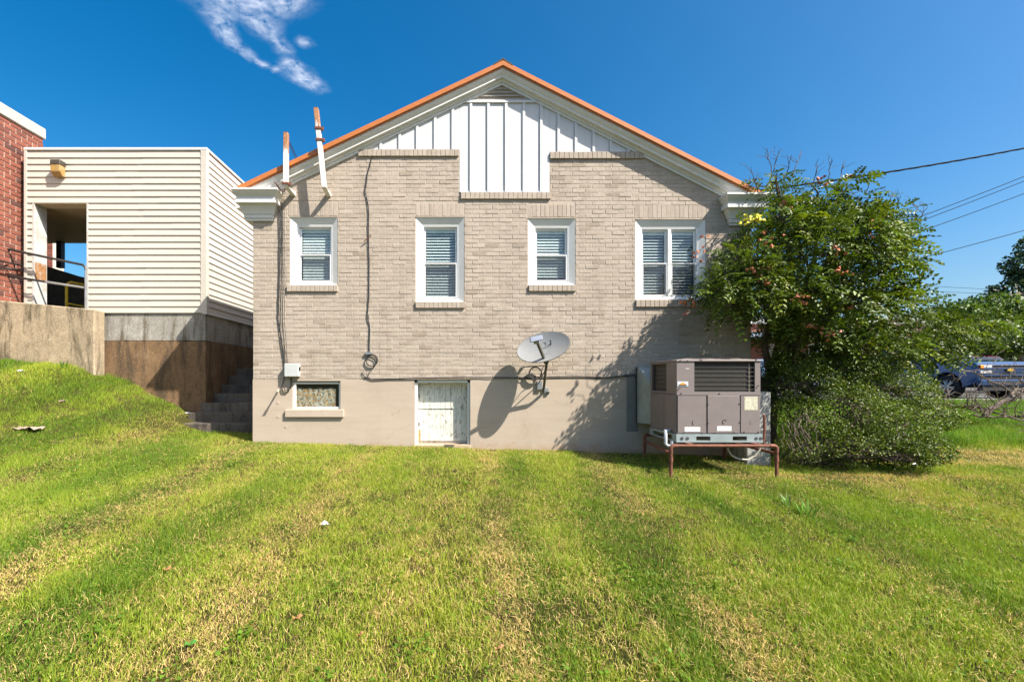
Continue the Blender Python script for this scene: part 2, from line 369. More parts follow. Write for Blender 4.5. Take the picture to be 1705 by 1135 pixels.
# bricks ------------------------------------------------------------
CH = .0677; BL = .213
holes = list(openings)+[(fx(a), fx(b), fz(d), fz(c)) for a, b, c, d in [w['sill'] for w in WIN]]+[(fx(a), fx(b), fz(d), fz(c)) for a, b, c, d in [w['lin'] for w in WIN]]
holes += [(PANEL[0]-.004, PANEL[1]+.004, PANEL[2], 9)]+LEDGES+[(-9, fx(764), LEDGES[0][3]-.002, 9), (fx(916), 9, LEDGES[2][3]-.002, 9)]
bricks = []                                     # x0,x1,z0,z1
row = 0; z = ZB+.004
while z < 6.2:
    z0, z1 = z+.005, z+CH-.004
    iv = [(XL, XR)]
    for (a, b, c, d) in holes:
        if c < z1-.012 and d > z0+.012:
            nv = []
            for (p, q) in iv:
                if b <= p or a >= q: nv.append((p, q)); continue
                if a > p: nv.append((p, a))
                if b < q: nv.append((b, q))
            iv = nv
    for (p, q) in iv:
        k = math.floor((p-XL)/BL)-1; off = XL-(BL/2 if row % 2 else 0)
        while off+k*BL < q:
            a = max(p, off+k*BL)+.0045; b = min(q, off+(k+1)*BL)-.0045; k += 1
            if b-a < .012: continue
            if z1 > max(zroof(a, .26), zroof(b, .26)): continue
            bricks.append((a, b, z0, z1))
    z += CH; row += 1
def btone(): 
    r = random.random()
    return random.uniform(.1, .36) if r < .09 else min(1, max(.3, random.gauss(.62, .10)))
def brick_mesh(L, Hh, tone, D=.05, name='brick'):
    mb = MB(); j = lambda: random.uniform(-.0022, .0022)
    mb.hexa([(-L/2+j(), j()*.8, -Hh/2+j()*.5), (L/2+j(), j()*.8, -Hh/2+j()*.5), (L/2, D, -Hh/2), (-L/2, D, -Hh/2), (-L/2+j(), j()*.8, Hh/2+j()*.5), (L/2+j(), j()*.8, Hh/2+j()*.5), (L/2, D, Hh/2), (-L/2, D, Hh/2)], tone)
    return mb
full = [b for b in bricks if abs(b[1]-b[0]-(BL-.009)) < .002]
full.sort(key=lambda b: ((b[0]+b[1])/2)**2+((b[2]+b[3])/2-H)**2)
solo = set(full[:300])
variants = []
for k in range(14):
    me = brick_mesh(BL-.009, CH-.009, btone() if k else .25).mesh('brick', bevel=.003); me.materials.append(m_brick); variants.append(me)
for b in full[:300]:
    o = bpy.data.objects.new('brick', random.choice(variants)); COL.objects.link(o); o.location = ((b[0]+b[1])/2, YF+random.uniform(-.0015, .002), (b[2]+b[3])/2)
    o.parent = wall
rest = MB()
for b in bricks:
    if b in solo: continue
    m1 = brick_mesh(b[1]-b[0], b[3]-b[2], btone()); cx, cz, yy = (b[0]+b[1])/2, (b[2]+b[3])/2, YF+random.uniform(-.0015, .002)
    rest._add([(v[0]+cx, v[1]+yy, v[2]+cz) for v in m1.v], m1.f, m1.t[0])
ro = rest.build('brickwork', m_brick, wall, bevel=.003); ro['kind'] = 'stuff'

def upright_bricks(parent, x0, x1, z0, z1, proud, depth, pitch, name='brick'):
    n = max(2, round((x1-x0)/pitch)); w = (x1-x0)/n; ms = []
    for k in range(4):
        me = brick_mesh(w-.006, z1-z0, min(.75, max(.4, random.gauss(.58, .08))), depth).mesh('upright_brick', bevel=.003); me.materials.append(m_brick); ms.append(me)
    for i in range(n):
        o = bpy.data.objects.new(name, random.choice(ms)); COL.objects.link(o); o.location = (x0+w*(i+.5), YF-proud+random.uniform(-.001, .0015), (z0+z1)/2); o.parent = parent
for w in WIN:
    a, b, c, d = w['lin']; x0, x1, z0, z1 = fx(a), fx(b), fz(d), fz(c)
    p = MB().box(x0+.002, x1-.002, YF+.0036, YF+.06, z0+.003, z1-.003).build('lintel', m_mortar, house); upright_bricks(p, x0+.003, x1-.003, z0, z1-.004, 0, .045, .072)
for (x0, x1, z0, z1) in [(fx(w['sill'][0]), fx(w['sill'][1]), fz(w['sill'][3]), fz(w['sill'][2])) for w in WIN]+LEDGES:
    p = MB().box(x0+.004, x1-.004, YF-.022, YF+.1, z0+.005, z1-.004).build('brick_sill', m_mortar, house); upright_bricks(p, x0, x1, z0, z1, .03, .11, .074)

# windows -------------------------------------------------------------
def ring(mb, o, i, yo, yi, back=None):
    # frame between outer rect o at depth yo and inner rect i at depth yi (x0,x1,z0,z1), splayed
    O = [(o[0], yo, o[2]), (o[1], yo, o[2]), (o[1], yo, o[3]), (o[0], yo, o[3])]; I = [(i[0], yi, i[2]), (i[1], yi, i[2]), (i[1], yi, i[3]), (i[0], yi, i[3])]
    bk = back if back is not None else max(yo, yi)+.03
    OB = [(v[0], bk, v[2]) for v in O]; IB = [(v[0], bk, v[2]) for v in I]
    mb.loft([O, I, IB, OB, O], cap=False)
def sash_unit(win, x0, x1, z0, z1, Y, slats, tilt, screen=True):
    zm = z0+(z1-z0)*.485; fr = .028
    # upper sash stands further in, lower sash in front of it
    for (name, a, b, yy) in (('upper_sash', zm-.015, z1, Y+.022), ('lower_sash', z0, zm+.018, Y)):
        mb = MB(); ring(mb, (x0, x1, a, b), (x0+fr, x1-fr, a+fr, b-(fr if name == 'upper_sash' else .022)), yy, yy+.004, yy+.028); mb.build(name, m_vinyl, win, bevel=.002)
        MB().box(x0+fr-.002, x1-fr+.002, yy+.014, yy+.018, a+fr-.002, b-.02).build('glass', m_glass, win)
    if screen:
        MB().box(x0+.012, x1-.012, Y-.012, Y-.011, z0+.02, zm+.006).build('insect_screen', m_screen, win)
        mb = MB(); ring(mb, (x0+.004, x1-.004, z0+.012, zm+.012), (x0+.016, x1-.016, z0+.024, zm), Y-.014, Y-.014, Y-.006); mb.build('screen_frame', m_vinyl, win)
    bw = x1-x0-2*fr-.01; zt = z1-fr
    MB().box(x0+fr, x1-fr, Y+.054, Y+.08, zt-.045, zt).build('blind_rail', m_blind, win)
    n = int((zt-.05-z0-.03)/.047); sm = MB(); h = .025
    sm.box(-bw/2, bw/2, -h, h, -.0015, .0015); sme = sm.mesh('slat'); sme.materials.append(m_blind)
    for k in range(n):
        o = bpy.data.objects.new('slat', sme); COL.objects.link(o); o.location = ((x0+x1)/2, Y+.080, zt-.07-k*.047); o.rotation_euler = (tilt+random.uniform(-.03, .03), random.uniform(-.003, .003), 0)
        o.parent = win
wl = ['white window nearest the left corner of the house', 'tall white window left of centre', 'short white window right of centre', 'double white window half behind the tree']
for w, lab, tl in zip(WIN, wl, (1.08, .80, .92, .66)):
    x0, x1, z0, z1 = fx(w['px'][0]), fx(w['px'][1]), fz(w['py'][1]), fz(w['py'][0])
    mb = MB(); cw = .105
    i = (x0+cw, x1-cw*.9, z0+.045, z1-.125)
    ring(mb, (x0+.003, x1-.003, z0+.003, z1-.016), i, YF+.006, YF+.05, YF+.12)
    win = mb.build('window', m_white, house); win['label'] = lab
    MB().box(x0+.002, x1-.002, YF-.006, YF+.06, z1-.014, z1-.001).build('head_flashing', m_mortar, win)
    mb = MB(); ring(mb, (i[0]-.002, i[1]+.002, i[2]-.002, i[3]+.002), (i[0]+.022, i[1]-.022, i[2]+.02, i[3]-.03), YF+.047, YF+.056, YF+.16); mb.build('window_frame', m_vinyl, win, bevel=.002)
    a, b, c, d = i[0]+.024, i[1]-.024, i[2]+.022, i[3]-.032
    if x1-x0 > 1:
        mid = (a+b)/2; MB().box(mid-.028, mid+.028, YF+.048, YF+.16, c, d).build('mullion', m_white, win, bevel=.006)
        sash_unit(win, a, mid-.03, c, d, YF+.066, 20, tl); sash_unit(win, mid+.03, b, c, d, YF+.066, 20, tl)
    else: sash_unit(win, a, b, c, d, YF+.066, 18, tl)

# basement window with its patterned curtain
x0, x1, z0, z1 = BWIN
mb = MB(); ring(mb, (x0+.004, x1-.004, z0+.004, z1-.02), (x0+.045, x1-.035, z0+.035, z1-.05), YF+.025, YF+.03, YF+.055)
bw = mb.build('basement_window', m_white, house, bevel=.004)
MB().box(x0+.04, x1-.03, YF+.042, YF+.046, z0+.03, z1-.045).build('glass', m_glass, bw)
m_cloth, n, b, o = newmat('patterned curtain'); vo = n.nodes.new('ShaderNodeTexVoronoi'); vo.inputs['Scale'].default_value = 42
g = n.nodes.new('ShaderNodeNewGeometry'); n.links.new(g.outputs['Position'], vo.inputs['Vector'])
n.links.new(ramp(n, vo.outputs['Color'], [(.15, (.20, .15, .10)), (.35, (.55, .26, .08)), (.5, (.60, .52, .42)), (.75, (.38, .33, .28)), (.9, (.55, .30, .10))]), b.inputs['Base Color']); b.inputs['Roughness'].default_value = .9
mb = MB(); N = 26; top = []
ca, cb_ = x0+.03, x1-.09
fr_ = [[(ca+(cb_-ca)*i/N, YF+.068+.006*math.sin(i*1.9), zz+(.006*math.sin(i*.9) if zz > z0+.1 else 0)) for i in range(N+1)] for zz in (z0+.03, z1-.12)]
bk_ = [[(v[0], v[1]+.006, v[2]) for v in r] for r in fr_]
mb.loft([fr_[0], fr_[1], bk_[1], bk_[0], fr_[0]], cap=False, closed=False); mb.build('curtain', m_cloth, bw, smooth=True)
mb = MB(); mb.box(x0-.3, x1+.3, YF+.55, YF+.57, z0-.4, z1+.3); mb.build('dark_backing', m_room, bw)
MB().box(fx(476), fx(573), YF-.045, YF+.06, fz(694), fz(681.5)).build('basement_sill', m_stucco, house, bevel=.006)
# basement door
x0, x1, z0, z1 = DOOR
m_peel, n, b, o = newmat('peeling white paint')
pk = nnoise(n, 17, 8, .75, (1.6, 1, .55), .4)
zg = n.nodes.new('ShaderNodeNewGeometry')
c = mixc(n, ramp(n, pk, [(.565, (0, 0, 0)), (.585, (1, 1, 1))]), ramp(n, nnoise(n, 4, 5), [(.3, (.52, .53, .48)), (.7, (.68, .67, .60))]), (.26, .22, .17))
n.links.new(c, b.inputs['Base Color']); b.inputs['Roughness'].default_value = .7; bump(n, b, ramp(n, pk, [(.55, (1, 1, 1)), (.59, (0, 0, 0))]), .5, .004)
door = MB().box(x0+.05, x1-.045, YF+.205, YF+.22, z0+.02, z1-.06).build('basement_door', m_peel, house)
n_p = 9; pw = (x1-x0-.1)/n_p
for k in range(n_p):
    MB().box(x0+.052+k*pw+.0012, x0+.052+(k+1)*pw-.0012, YF+.18+random.uniform(-.002, .002), YF+.206, z0+.055+random.uniform(0, .01), z1-.045).build('plank', m_peel, door, bevel=.0025)
MB().box(x0+.055, x1-.2, YF+.168, YF+.18, z1-.47, z1-.455).build('ledger', m_peel, door)
MB().box(x0+.05, x0+.085, YF+.172, YF+.2, z0+.06, z0+.24).build('rotten_corner', M('bare orange wood', (.45, .22, .09), .8), door)
for hz in (z0+.3, z1-.3): MB().box(x0+.047, x0+.067, YF+.16, YF+.18, hz, hz+.06).build('hinge', m_black, door)
MB().box(x1-.062, x1-.05, YF+.155, YF+.18, z0+.13, z0+.34).build('latch_bar', m_white, door)
for (a, b, zz0, zz1) in ((x0, x0+.05, z0-.06, z1), (x1-.045, x1, z0-.06, z1), (x0, x1, z1-.05, z1)):
    MB().box(a+.001, b-.001, YF+.03, YF+.2, zz0, zz1-.001 if zz0 < z1-.06 else zz1+.0).build('door_frame', m_white, house, bevel=.004)
MB().box(x0-.01, x1+.01, YF-.012, YF+.2, z0-.08, z0+.018).build('door_threshold', M('bare stone sill', (.46, .33, .22), .9, bmp=.4), house, bevel=.006)
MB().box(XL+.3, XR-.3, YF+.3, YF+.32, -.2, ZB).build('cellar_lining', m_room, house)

# gable boards --------------------------------------------------------
BX = [634, 665.5, 694.6, 724.4, 753.8, 784, 813, 842.5, 872, 900.8, 929.6, 958.5, 988, 1016.8, 1046]
YP = YF+.0
edges = [fx(600)]+[fx(v) for v in BX]+[fx(1073)]
FZ = .24                                        # drop of the frieze under the roof edge
def pz0(x):                                     # lower edge of the boards at x
    if x < fx(765): return LEDGES[0][3]+.002
    if x < fx(915): return PANEL[2]+.002
    return LEDGES[2][3]+.002
ZLV = fz(171)                                   # trim under the louvre
for a, b in zip(edges[:-1], edges[1:]):
    cuts = [a]+[c for c in (fx(765), fx(915), XC) if a < c < b]+[b]
    for i in range(len(cuts)-1):
        p, q = cuts[i], cuts[i+1]; mid = (p+q)/2; lo = pz0(mid)
        tp, tq = min(zroof(p, FZ), ZLV), min(zroof(q, FZ), ZLV)
        if max(tp, tq) <= lo+.01: continue
        MB().prism([(p+.001, lo), (q-.001, lo), (q-.001, max(tq, lo+.002)), (p+.001, max(tp, lo+.002))], 'y', YP, YP+.02).build('gable_board', m_board, house)
for v in BX:
    x = fx(v); lo = pz0(x); hi = min(zroof(x-.02, FZ-.01), zroof(x+.02, FZ-.01), ZLV)
    MB().box(x-.021, x+.021, YP-.02, YP-.0005, lo, hi).build('batten', m_board, house, bevel=.003)
for (x0, x1, zz) in ((fx(766), fx(914.5), PANEL[2]),): MB().box(x0, x1, YP-.014, YP-.0006, zz+.003, zz+.02).build('base_strip', m_board, house)
# louvre
zl0, ztop = ZLV, ZAP-.285
MB().box(fx(762), fx(914), YP-.026, YP-.0008, zl0-.012, zl0+.03).build('louvre_trim', m_board, house, bevel=.003)
lv = MB().prism([(XC-.6, zl0+.02), (XC+.6, zl0+.02), (XC, ztop+.03)], 'y', YP+.01, YP+.02).build('louvre', m_room, house)
for k in range(5):
    zz = zl0+.035+k*.056; hw = min(.60, max(.02, (ztop+.02-zz-.03)/((ML+MR)/2)))
    MB().hexa([(XC-hw, YP-.022, zz), (XC+hw, YP-.022, zz), (XC+hw, YP-.012, zz), (XC-hw, YP-.012, zz), (XC-hw+.05, YP+.006, zz+.024), (XC+hw-.05, YP+.006, zz+.024), (XC+hw-.05, YP+.0095, zz+.024), (XC-hw+.05, YP+.0095, zz+.024)]).build('louvre_slat', m_board, lv)

# raking cornice: profile (projection, drop) swept along each slope
XE_L, XE_R = -3.42, 4.80
def sweep(name, prof, mat, x_end_l=XE_L, x_end_r=XE_R, bevel=0):
    for sgn, xe in ((-1, x_end_l), (1, x_end_r)):
        loops = []
        for x in (xe, XC):
            loops.append([(x, YF-p, zroof(x, d)) for (p, d) in prof])
        MB().loft(loops).build(name, mat, house, bevel=bevel)
sweep('roof_drip_edge', [(.175, .0), (.185, .008), (.185, .078), (.17, .082), (.165, .0)], m_orange)
sweep('roof_edge_return', [(.164, .083), (.150, .086), (.150, .098), (.164, .098)], m_orange)
sweep('crown_moulding', [(.145, .085), (.145, .11), (.135, .135), (.115, .158), (.10, .175), (.10, .203), (.09, .208), (.0, .208), (-.02, .085)], m_white)
sweep('bed_moulding', [(.055, .209), (.055, .22), (.04, .238), (.038, .245), (-.015, .245), (-.015, .209)], m_white, XE_L+.15, XE_R-.15)
sweep('frieze_board', [(.024, .246), (.024, .285), (-.012, .285), (-.012, .246)], m_white, XE_L+.3, XE_R-.3)
# roof sheets, ridge cap
for xe in (XE_L-.06, XE_R+.06):
    MB().loft([[(x, YF-.16, zroof(x, .0)-.006), (x, YB+.2, zroof(x, .0)-.006), (x, YB+.2, zroof(x, .09)), (x, YF-.16, zroof(x, .09))] for x in (xe, XC)]).build('roof', m_orange, house)
MB().prism([(XC-.155, zroof(XC-.155)+.004), (XC, ZAP+.03), (XC+.155, zroof(XC+.155)+.004), (XC+.15, zroof(XC+.15)-.012), (XC, ZAP+.005), (XC-.15, zroof(XC-.15)-.012)], 'y', YF-.188, YB+.2).build('ridge_cap', m_roofdark, house)
# cornice returns at the two eaves; each runs back along the side of the house
def cornice(xa, xb, zt, left):
    # outset of the moulding at each height below the top board
    prof = [(0, .25), (-.028, .25), (-.03, .235), (-.06, .215), (-.11, .165), (-.135, .16), (-.137, .185), (-.205, .185), (-.207, .135), (-.23, .12), (-.30, .085), (-.345, .07), (-.347, .055), (-.40, .055), (-.402, .035), (-.44, .035)]
    loops = []
    for (dz, o) in prof:
        z = zt+dz
        if left: loops.append([(xa-o*.62, YF-o, z), (xb+o*.75, YF-o, z), (xb+o*.75, YF+.02, z), (XL+.03, YF+.02, z), (XL+.03, YB, z), (xa-o*.62, YB, z)])
        else: loops.append([(xa-o*.75, YF-o, z), (xb+o*.62, YF-o, z), (xb+o*.62, YB, z), (XR-.03, YB, z), (XR-.03, YF+.02, z), (xa-o*.75, YF+.02, z)])
    MB().loft(loops).build('cornice_return', m_white, house)
zr = H+(PY-312)/F*(YF-.25)
cornice(XL-.085, fx(452), zr, True); cornice(fx(1215), XR+.06, H+(PY-320)/F*(YF-.25), False)
# gutter stub seen beyond the left return
MB().prism([(XL-.40, zr-.13), (XL-.22, zr-.13), (XL-.15, zr-.03), (XL-.15, zr-.004), (XL-.40, zr-.004)], 'y', YF+.25, YB).build('gutter', m_white, house)

# little things on the render: plaster patches where pipes once came out
for (px, py) in ((463, 670), (463, 693), (476, 710)):
    MB().disc((fx(px), YF-.006, fz(py)), (0, 1, 0), .022, .006, 12).build('patched_hole', m_stucco, house, smooth=True)
# ------------------------------------------------------------------ cream-sided annex on the left
YA = 8.65
def ax(px, y=YA): return (px-PX)/F*y
def az(py, y=YA): return H+(PY-py)/F*y
XAR = ax(343); XAL = ax(44); ZAT = az(248); ZAS = az(521); YAB = 11.2
annex = thing('sided_annex', (XAR, YA, ZAS), 'cream vinyl sided passage building with an open doorway beside the house', 'building')
OX0, OX1, OZ1 = ax(58), ax(146), az(337); FLOOR = az(512)
mb = MB()
mb.box(XAL, XAR-.03, YA+.012, YA+.24, OZ1, ZAT); mb.box(XAL, OX0, YA+.012, YA+.24, ZAS, OZ1); mb.box(OX1, XAR-.03, YA+.012, YA+.24, ZAS, OZ1)
mb.box(XAR-.2, XAR-.02, YA+.24, YAB, ZAS, ZAT)
mb.build('wall_core', m_siding, annex)
def board(x0, x1, z0, z1, side=False, dy=0):
    a, b = (.024+dy+random.uniform(0, .0015), .006+dy)
    if not side: c = [(x0, YA-a, z0), (x1, YA-a, z0), (x1, YA+.011, z0), (x0, YA+.011, z0), (x0, YA-b, z1), (x1, YA-b, z1), (x1, YA+.011, z1), (x0, YA+.011, z1)]
    else:        # x0,x1 are depths along the right hand side wall
        c = [(XAR+a, x0, z0), (XAR+a, x1, z0), (XAR-.019, x1, z0), (XAR-.019, x0, z0), (XAR+b, x0, z1), (XAR+b, x1, z1), (XAR-.019, x1, z1), (XAR-.019, x0, z1)]
    MB().hexa(c).build('siding_board', m_siding, annex)
nb = 25; bh = (ZAT-.05-ZAS)/nb
for k in range(nb):
    z0, z1 = ZAS+k*bh, ZAS+(k+1)*bh
    lap = random.uniform(OX1+.5, XAR-.6) if k % 2 else OX1+.9+.25*random.random()
    if z0 > OZ1-.05: board(XAL+.03, lap, z0, z1)
    else: board(XAL+.03, OX0-.03, z0, z1); board(OX1+.03, lap, z0, z1)
    board(lap-.02, XAR-.09, z0+.0012, z1, dy=.0022)
    board(YA+.06, YAB, z0, z1, True)
MB().box(XAR-.09, XAR+.032, YA-.03, YA+.055, ZAS-.01, ZAT+.003).build('corner_post', m_siding, annex, bevel=.006)
MB().box(XAL-.02, XAL+.03, YA-.03, YA+.01, ZAS, ZAT).build('edge_trim', m_siding, annex)
MB().box(XAL-.02, XAR+.034, YA-.034, YA+.3, ZAT-.03, ZAT+.012).build('top_flashing', m_white, annex); MB().box(XAR-.1, XAR+.036, YA+.3, YAB, ZAT-.03, ZAT+.012).build('top_flashing', m_white, annex)
MB().box(XAR-.05, XAR+.03, YA-.028, YAB, ZAS-.02, ZAS-.001).build('starter_strip', m_white, annex)
m_soffit = M('brown grained soffit', (.34, .25, .155), .8, var=.3, scale=5, stretch=(8, .6, 1))
MB().box(-11.5, XAR-.2, YA+.241, YAB, OZ1-.02, OZ1+.1).build('soffit', m_soffit, annex)
MB().box(XAL-.01, XAR-.05, YA+.25, YAB-.02, OZ1+.11, ZAT-.06).build('roof', m_conc_grey, annex)
m_jamb = M('worn white jamb', (.46, .47, .46), .6, var=.1, scale=5, dirt=(.28, .18, .10), dirtamt=.8, dscale=4)
MB().box(OX0-.03, OX0+.005, YA-.02, YA+.25, FLOOR-.05, OZ1+.02).build('jamb', m_jamb, annex); MB().box(OX1-.005, OX1+.03, YA-.02, YA+.25, FLOOR-.05, OZ1+.02).build('jamb', m_jamb, annex)
MB().box(OX0+.006, OX1-.006, YA-.018, YA+.245, OZ1-.03, OZ1+.02).build('door_head', M('pale timber', (.5, .40, .27), .7), annex)
MB().box(OX0+.0055, OX0+.009, YA+.0, YA+.235, az(466), az(436)).build('rust_patch', M('rusty plate', (.30, .15, .06), .8, var=.4, scale=20, dirt=(.5, .5, .48), dirtamt=.9, dscale=9), annex)
# foundation
MB().box(ax(150), XAR-.02, YA+.005, YAB, az(567), ZAS-.002).build('foundation_band', m_conc_grey, annex, bevel=.006)
tp_ = [(ax(150)+(XAR-ax(150))*i/40, az(567)-.004+random.uniform(-.012, .0)) for i in range(41)]
MB().prism([(ax(150), .2), (XAR, .2)]+tp_[::-1], 'y', YA-.015, YA+.2).build('foundation_wall', m_conc_brown, annex, bevel=.004)
MB().box(ax(150), XAR-.001, YA+.201, YAB, .2, az(567)-.006).build('foundation_wall', m_conc_brown, annex, bevel=.01)
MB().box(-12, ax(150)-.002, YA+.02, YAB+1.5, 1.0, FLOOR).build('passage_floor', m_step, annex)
# back of the passage: low dark wall, posts
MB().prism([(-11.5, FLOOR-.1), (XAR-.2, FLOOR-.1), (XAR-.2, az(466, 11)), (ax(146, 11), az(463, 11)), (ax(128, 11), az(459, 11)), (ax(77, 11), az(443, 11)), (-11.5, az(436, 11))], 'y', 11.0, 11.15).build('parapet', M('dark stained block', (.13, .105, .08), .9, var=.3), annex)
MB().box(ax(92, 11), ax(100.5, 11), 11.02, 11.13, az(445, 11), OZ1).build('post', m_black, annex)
# yellow guard rail in the passage
gr = thing('yellow_guard_rail', P(111, 510, 9.6), 'yellow pipe guard rail standing inside the annex doorway', 'railing')
a = P(111, 513, 9.6); bq = P(111, 475, 9.6)
MB().tube([P(111, 512, 9.6), P(111, 478, 9.6), P(113, 472, 9.6), P(118, 470, 9.62), P(150, 476, 9.9)], .028, 8).build('hoop', m_yellow, gr, smooth=True)
MB().tube([P(111, 505, 9.6), P(150, 512, 9.9)], .02, 8).build('lower_bar', m_yellow, gr, smooth=True)
# distant brick pier seen through the doorway
m_redbrick = tone_mat('red brick', [(0, (.10, .05, .045)), (.35, (.20, .07, .05)), (.7, (.27, .092, .062)), (1, (.34, .14, .095))], nscale=30, bmp=.3)
m_joint = M('pale mortar', (.55, .48, .40), .9, var=.15, scale=30, bmp=.3)
pr = thing('brick_pier', (ax(80, 14), 14, 2), 'slim red brick pier glimpsed through the annex doorway', 'pier')
MB().box(ax(60, 14)+.004, ax(88, 14)-.004, 14.004, 14.4, 0, 6.4).build('core', m_joint, pr)
zz = 3.0
while zz < 6.35:
    o_ = random.uniform(0, .1); xx = ax(60, 14)
    while xx < ax(88, 14)-.02:
        e = min(ax(88, 14), xx+.21-(o_ if xx == ax(60, 14) else 0)); MB().box(xx, e-.01, 13.99, 14.05, zz, zz+.075, btone()).build('brick', m_redbrick, pr); xx = e
    zz += .086

# wall lamp
lp = thing('wall_lamp', P(103, 297, YA), 'bronze box wall lamp with amber lens on the cream siding', 'lamp')
x0, x1 = ax(95), ax(111.5)
MB().box(x0, x1, YA-.16, YA-.02, az(280), az(272)).build('hood', M('bronze lamp housing', (.05, .042, .032), .5), lp, bevel=.008)
m_amber = M('amber lens', (.33, .19, .05), .25, var=.3, scale=18, dirt=(.5, .42, .28), dirtamt=.6)
MB().prism([(YA-.155, az(280)-.001), (YA-.025, az(280)-.001), (YA-.025, az(297)), (YA-.09, az(297)), (YA-.15, az(291))], 'x', x0+.006, x1-.006).build('lens', m_amber, lp, bevel=.006)

# ------------------------------------------------------------------ concrete ramp wall and its railing
YR = 8.31
rw = thing('ramp_wall', (-8, YR, 1.8), 'rough weathered concrete ramp wall under the black railing', 'wall')
xr = ax(157, YR)
zA, zB_ = az(500, YR), az(515, YR); sl_ = (zB_-zA)/(ax(157, YR)-ax(0, YR))
def zt(x): return zA+(x-ax(0, YR))*sl_
MB().prism([(-11, .3), (xr, .3), (xr, zt(xr)), (-11, zt(-11))], 'y', YR, YR+.26).build('wall', m_conc, rw, bevel=.02)
rl = thing('pipe_railing', (ax(142, 8.48), 8.48, zt(xr)), 'black and silver pipe railing sloping along the concrete ramp wall', 'railing')
yr = 8.48
pt = P(141, 438, yr)
def ext(p, q, x): t = (x-p.x)/(q.x-p.x); return p+(q-p)*t
p1, p2 = P(0, 412, yr), P(138, 441, yr); MB().tube([ext(p1, p2, -10.5), p2, P(142, 445, yr), P(143, 450, yr)], .022, 8).build('top_rail', m_black, rl, smooth=True)
q1, q2 = P(0, 457.5, yr), P(141, 479, yr); qm = ext(q1, q2, ax(76, yr))
MB().tube([ext(q1, q2, -10.5), qm], .021, 8).build('mid_rail', m_black, rl, smooth=True); o = MB().tube([qm, q2], .0212, 8).build('mid_rail', m_alu, rl, smooth=True); o['label'] = 'bare silver end of the middle rail'
for px in (143, -60, -200):
    b_ = P(px, 441+29/138*(px-138), yr); MB().tube([(b_.x, yr, zt(b_.x)-.02), (b_.x, yr, b_.z)], .021, 8).build('post', m_alu if px > 0 else m_black, rl, smooth=True)

# ------------------------------------------------------------------ red brick building at the far left
XB = -8.35; YBE = -XB*F/(PX-72)
rb = thing('red_brick_building', (XB, YBE, 1.8), 'red brick building with pale stone coping at the left edge', 'building')
ztop = az(232, YBE)
MB().box(XB-6, XB-.012, 3.0, YBE-.006, 1.0, ztop).build('wall', m_joint, rb); rwall = [o for o in rb.children][0]
MB().box(XB-6, XB+.035, 3.0, YBE+.03, ztop, ztop+.215).build('coping', M('pale stone coping', (.42, .395, .345), .8, var=.1, bmp=.3), rb, bevel=.012)
ch = .092; rl_ = .225; zz = ztop-ch; row = 0
RV = []
for k in range(10):
    me = MB().box(-.03, .0, -rl_/2+.008, rl_/2-.008, -ch/2+.008, ch/2-.008, random.choice((.1, .3, .45, .55, .65, .75, .9))).mesh('brick', bevel=.003); me.materials.append(m_redbrick); RV.append(me)
nb_ = 0
while zz > 2.6:
    y = YBE-(rl_/2 if row % 2 else 0)
    if row % 2: MB().box(XB-.03, XB, YBE-rl_/2+.006, YBE-.002, zz+.006, zz+ch-.006, random.random()).build('brick', m_redbrick, rwall)
    while y > 7.95:
        o = bpy.data.objects.new('brick', random.choice(RV)); COL.objects.link(o); o.location = (XB+random.uniform(-.002, .002), y-rl_/2, zz+ch/2); o.parent = rwall; nb_ += 1; y -= rl_
    zz -= ch; row += 1
hb = thing('wall_handrail', P(20, 445, 8.3), 'short black handrail bracketed to the red brick wall', 'handrail')
xh = XB+.07
def side_pt(px, py, x): y = x*F/(px-PX); return Vector((x, y, H+(PY-py)/F*y))
MB().tube([side_pt(-30, 428, xh), side_pt(36, 442, xh), side_pt(37, 449, xh), side_pt(-8, 447, xh)], .016, 8).build('rail', m_black, hb, smooth=True)
for px, py in ((14, 441), (-20, 436)): MB().tube([side_pt(px, py, xh), side_pt(px, py, xh)+Vector((-.09, 0, -.02))], .014, 6).build('bracket', m_black, hb)

# ------------------------------------------------------------------ outside steps between annex and house
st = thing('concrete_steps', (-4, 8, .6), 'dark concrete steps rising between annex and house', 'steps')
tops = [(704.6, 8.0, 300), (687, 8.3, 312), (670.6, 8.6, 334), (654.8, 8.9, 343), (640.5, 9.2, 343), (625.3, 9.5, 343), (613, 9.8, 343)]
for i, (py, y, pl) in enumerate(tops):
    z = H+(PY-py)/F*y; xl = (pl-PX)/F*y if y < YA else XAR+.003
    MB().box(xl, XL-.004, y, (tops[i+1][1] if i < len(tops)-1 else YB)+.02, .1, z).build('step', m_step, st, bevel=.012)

# ------------------------------------------------------------------ two old vent masts at the left gable
m_mast, n, b, o = newmat('rust streaked white metal')
g = n.nodes.new('ShaderNodeNewGeometry'); s_ = n.nodes.new('ShaderNodeSeparateXYZ'); n.links.new(g.outputs['Position'], s_.inputs[0])
nz = nnoise(n, 9, 7, .75, (2, 2, .6)); nz2 = nnoise(n, 30, 5, .7)
c = ramp(n, nz2, [(.3, (.60, .58, .53)), (.7, (.74, .73, .70))])
rf = n.nodes.new('ShaderNodeMath'); rf.operation = 'MULTIPLY_ADD'; n.links.new(attr(n), rf.inputs[0]); rf.inputs[1].default_value = .55; n.links.new(nz, rf.inputs[2])
c = mixc(n, ramp(n, rf.outputs[0], [(.62, (0, 0, 0)), (.78, (1, 1, 1))]), c, ramp(n, nz2, [(.3, (.20, .07, .025)), (.7, (.48, .25, .12))]))
n.links.new(c, b.inputs['Base Color']); b.inputs['Roughness'].default_value = .6
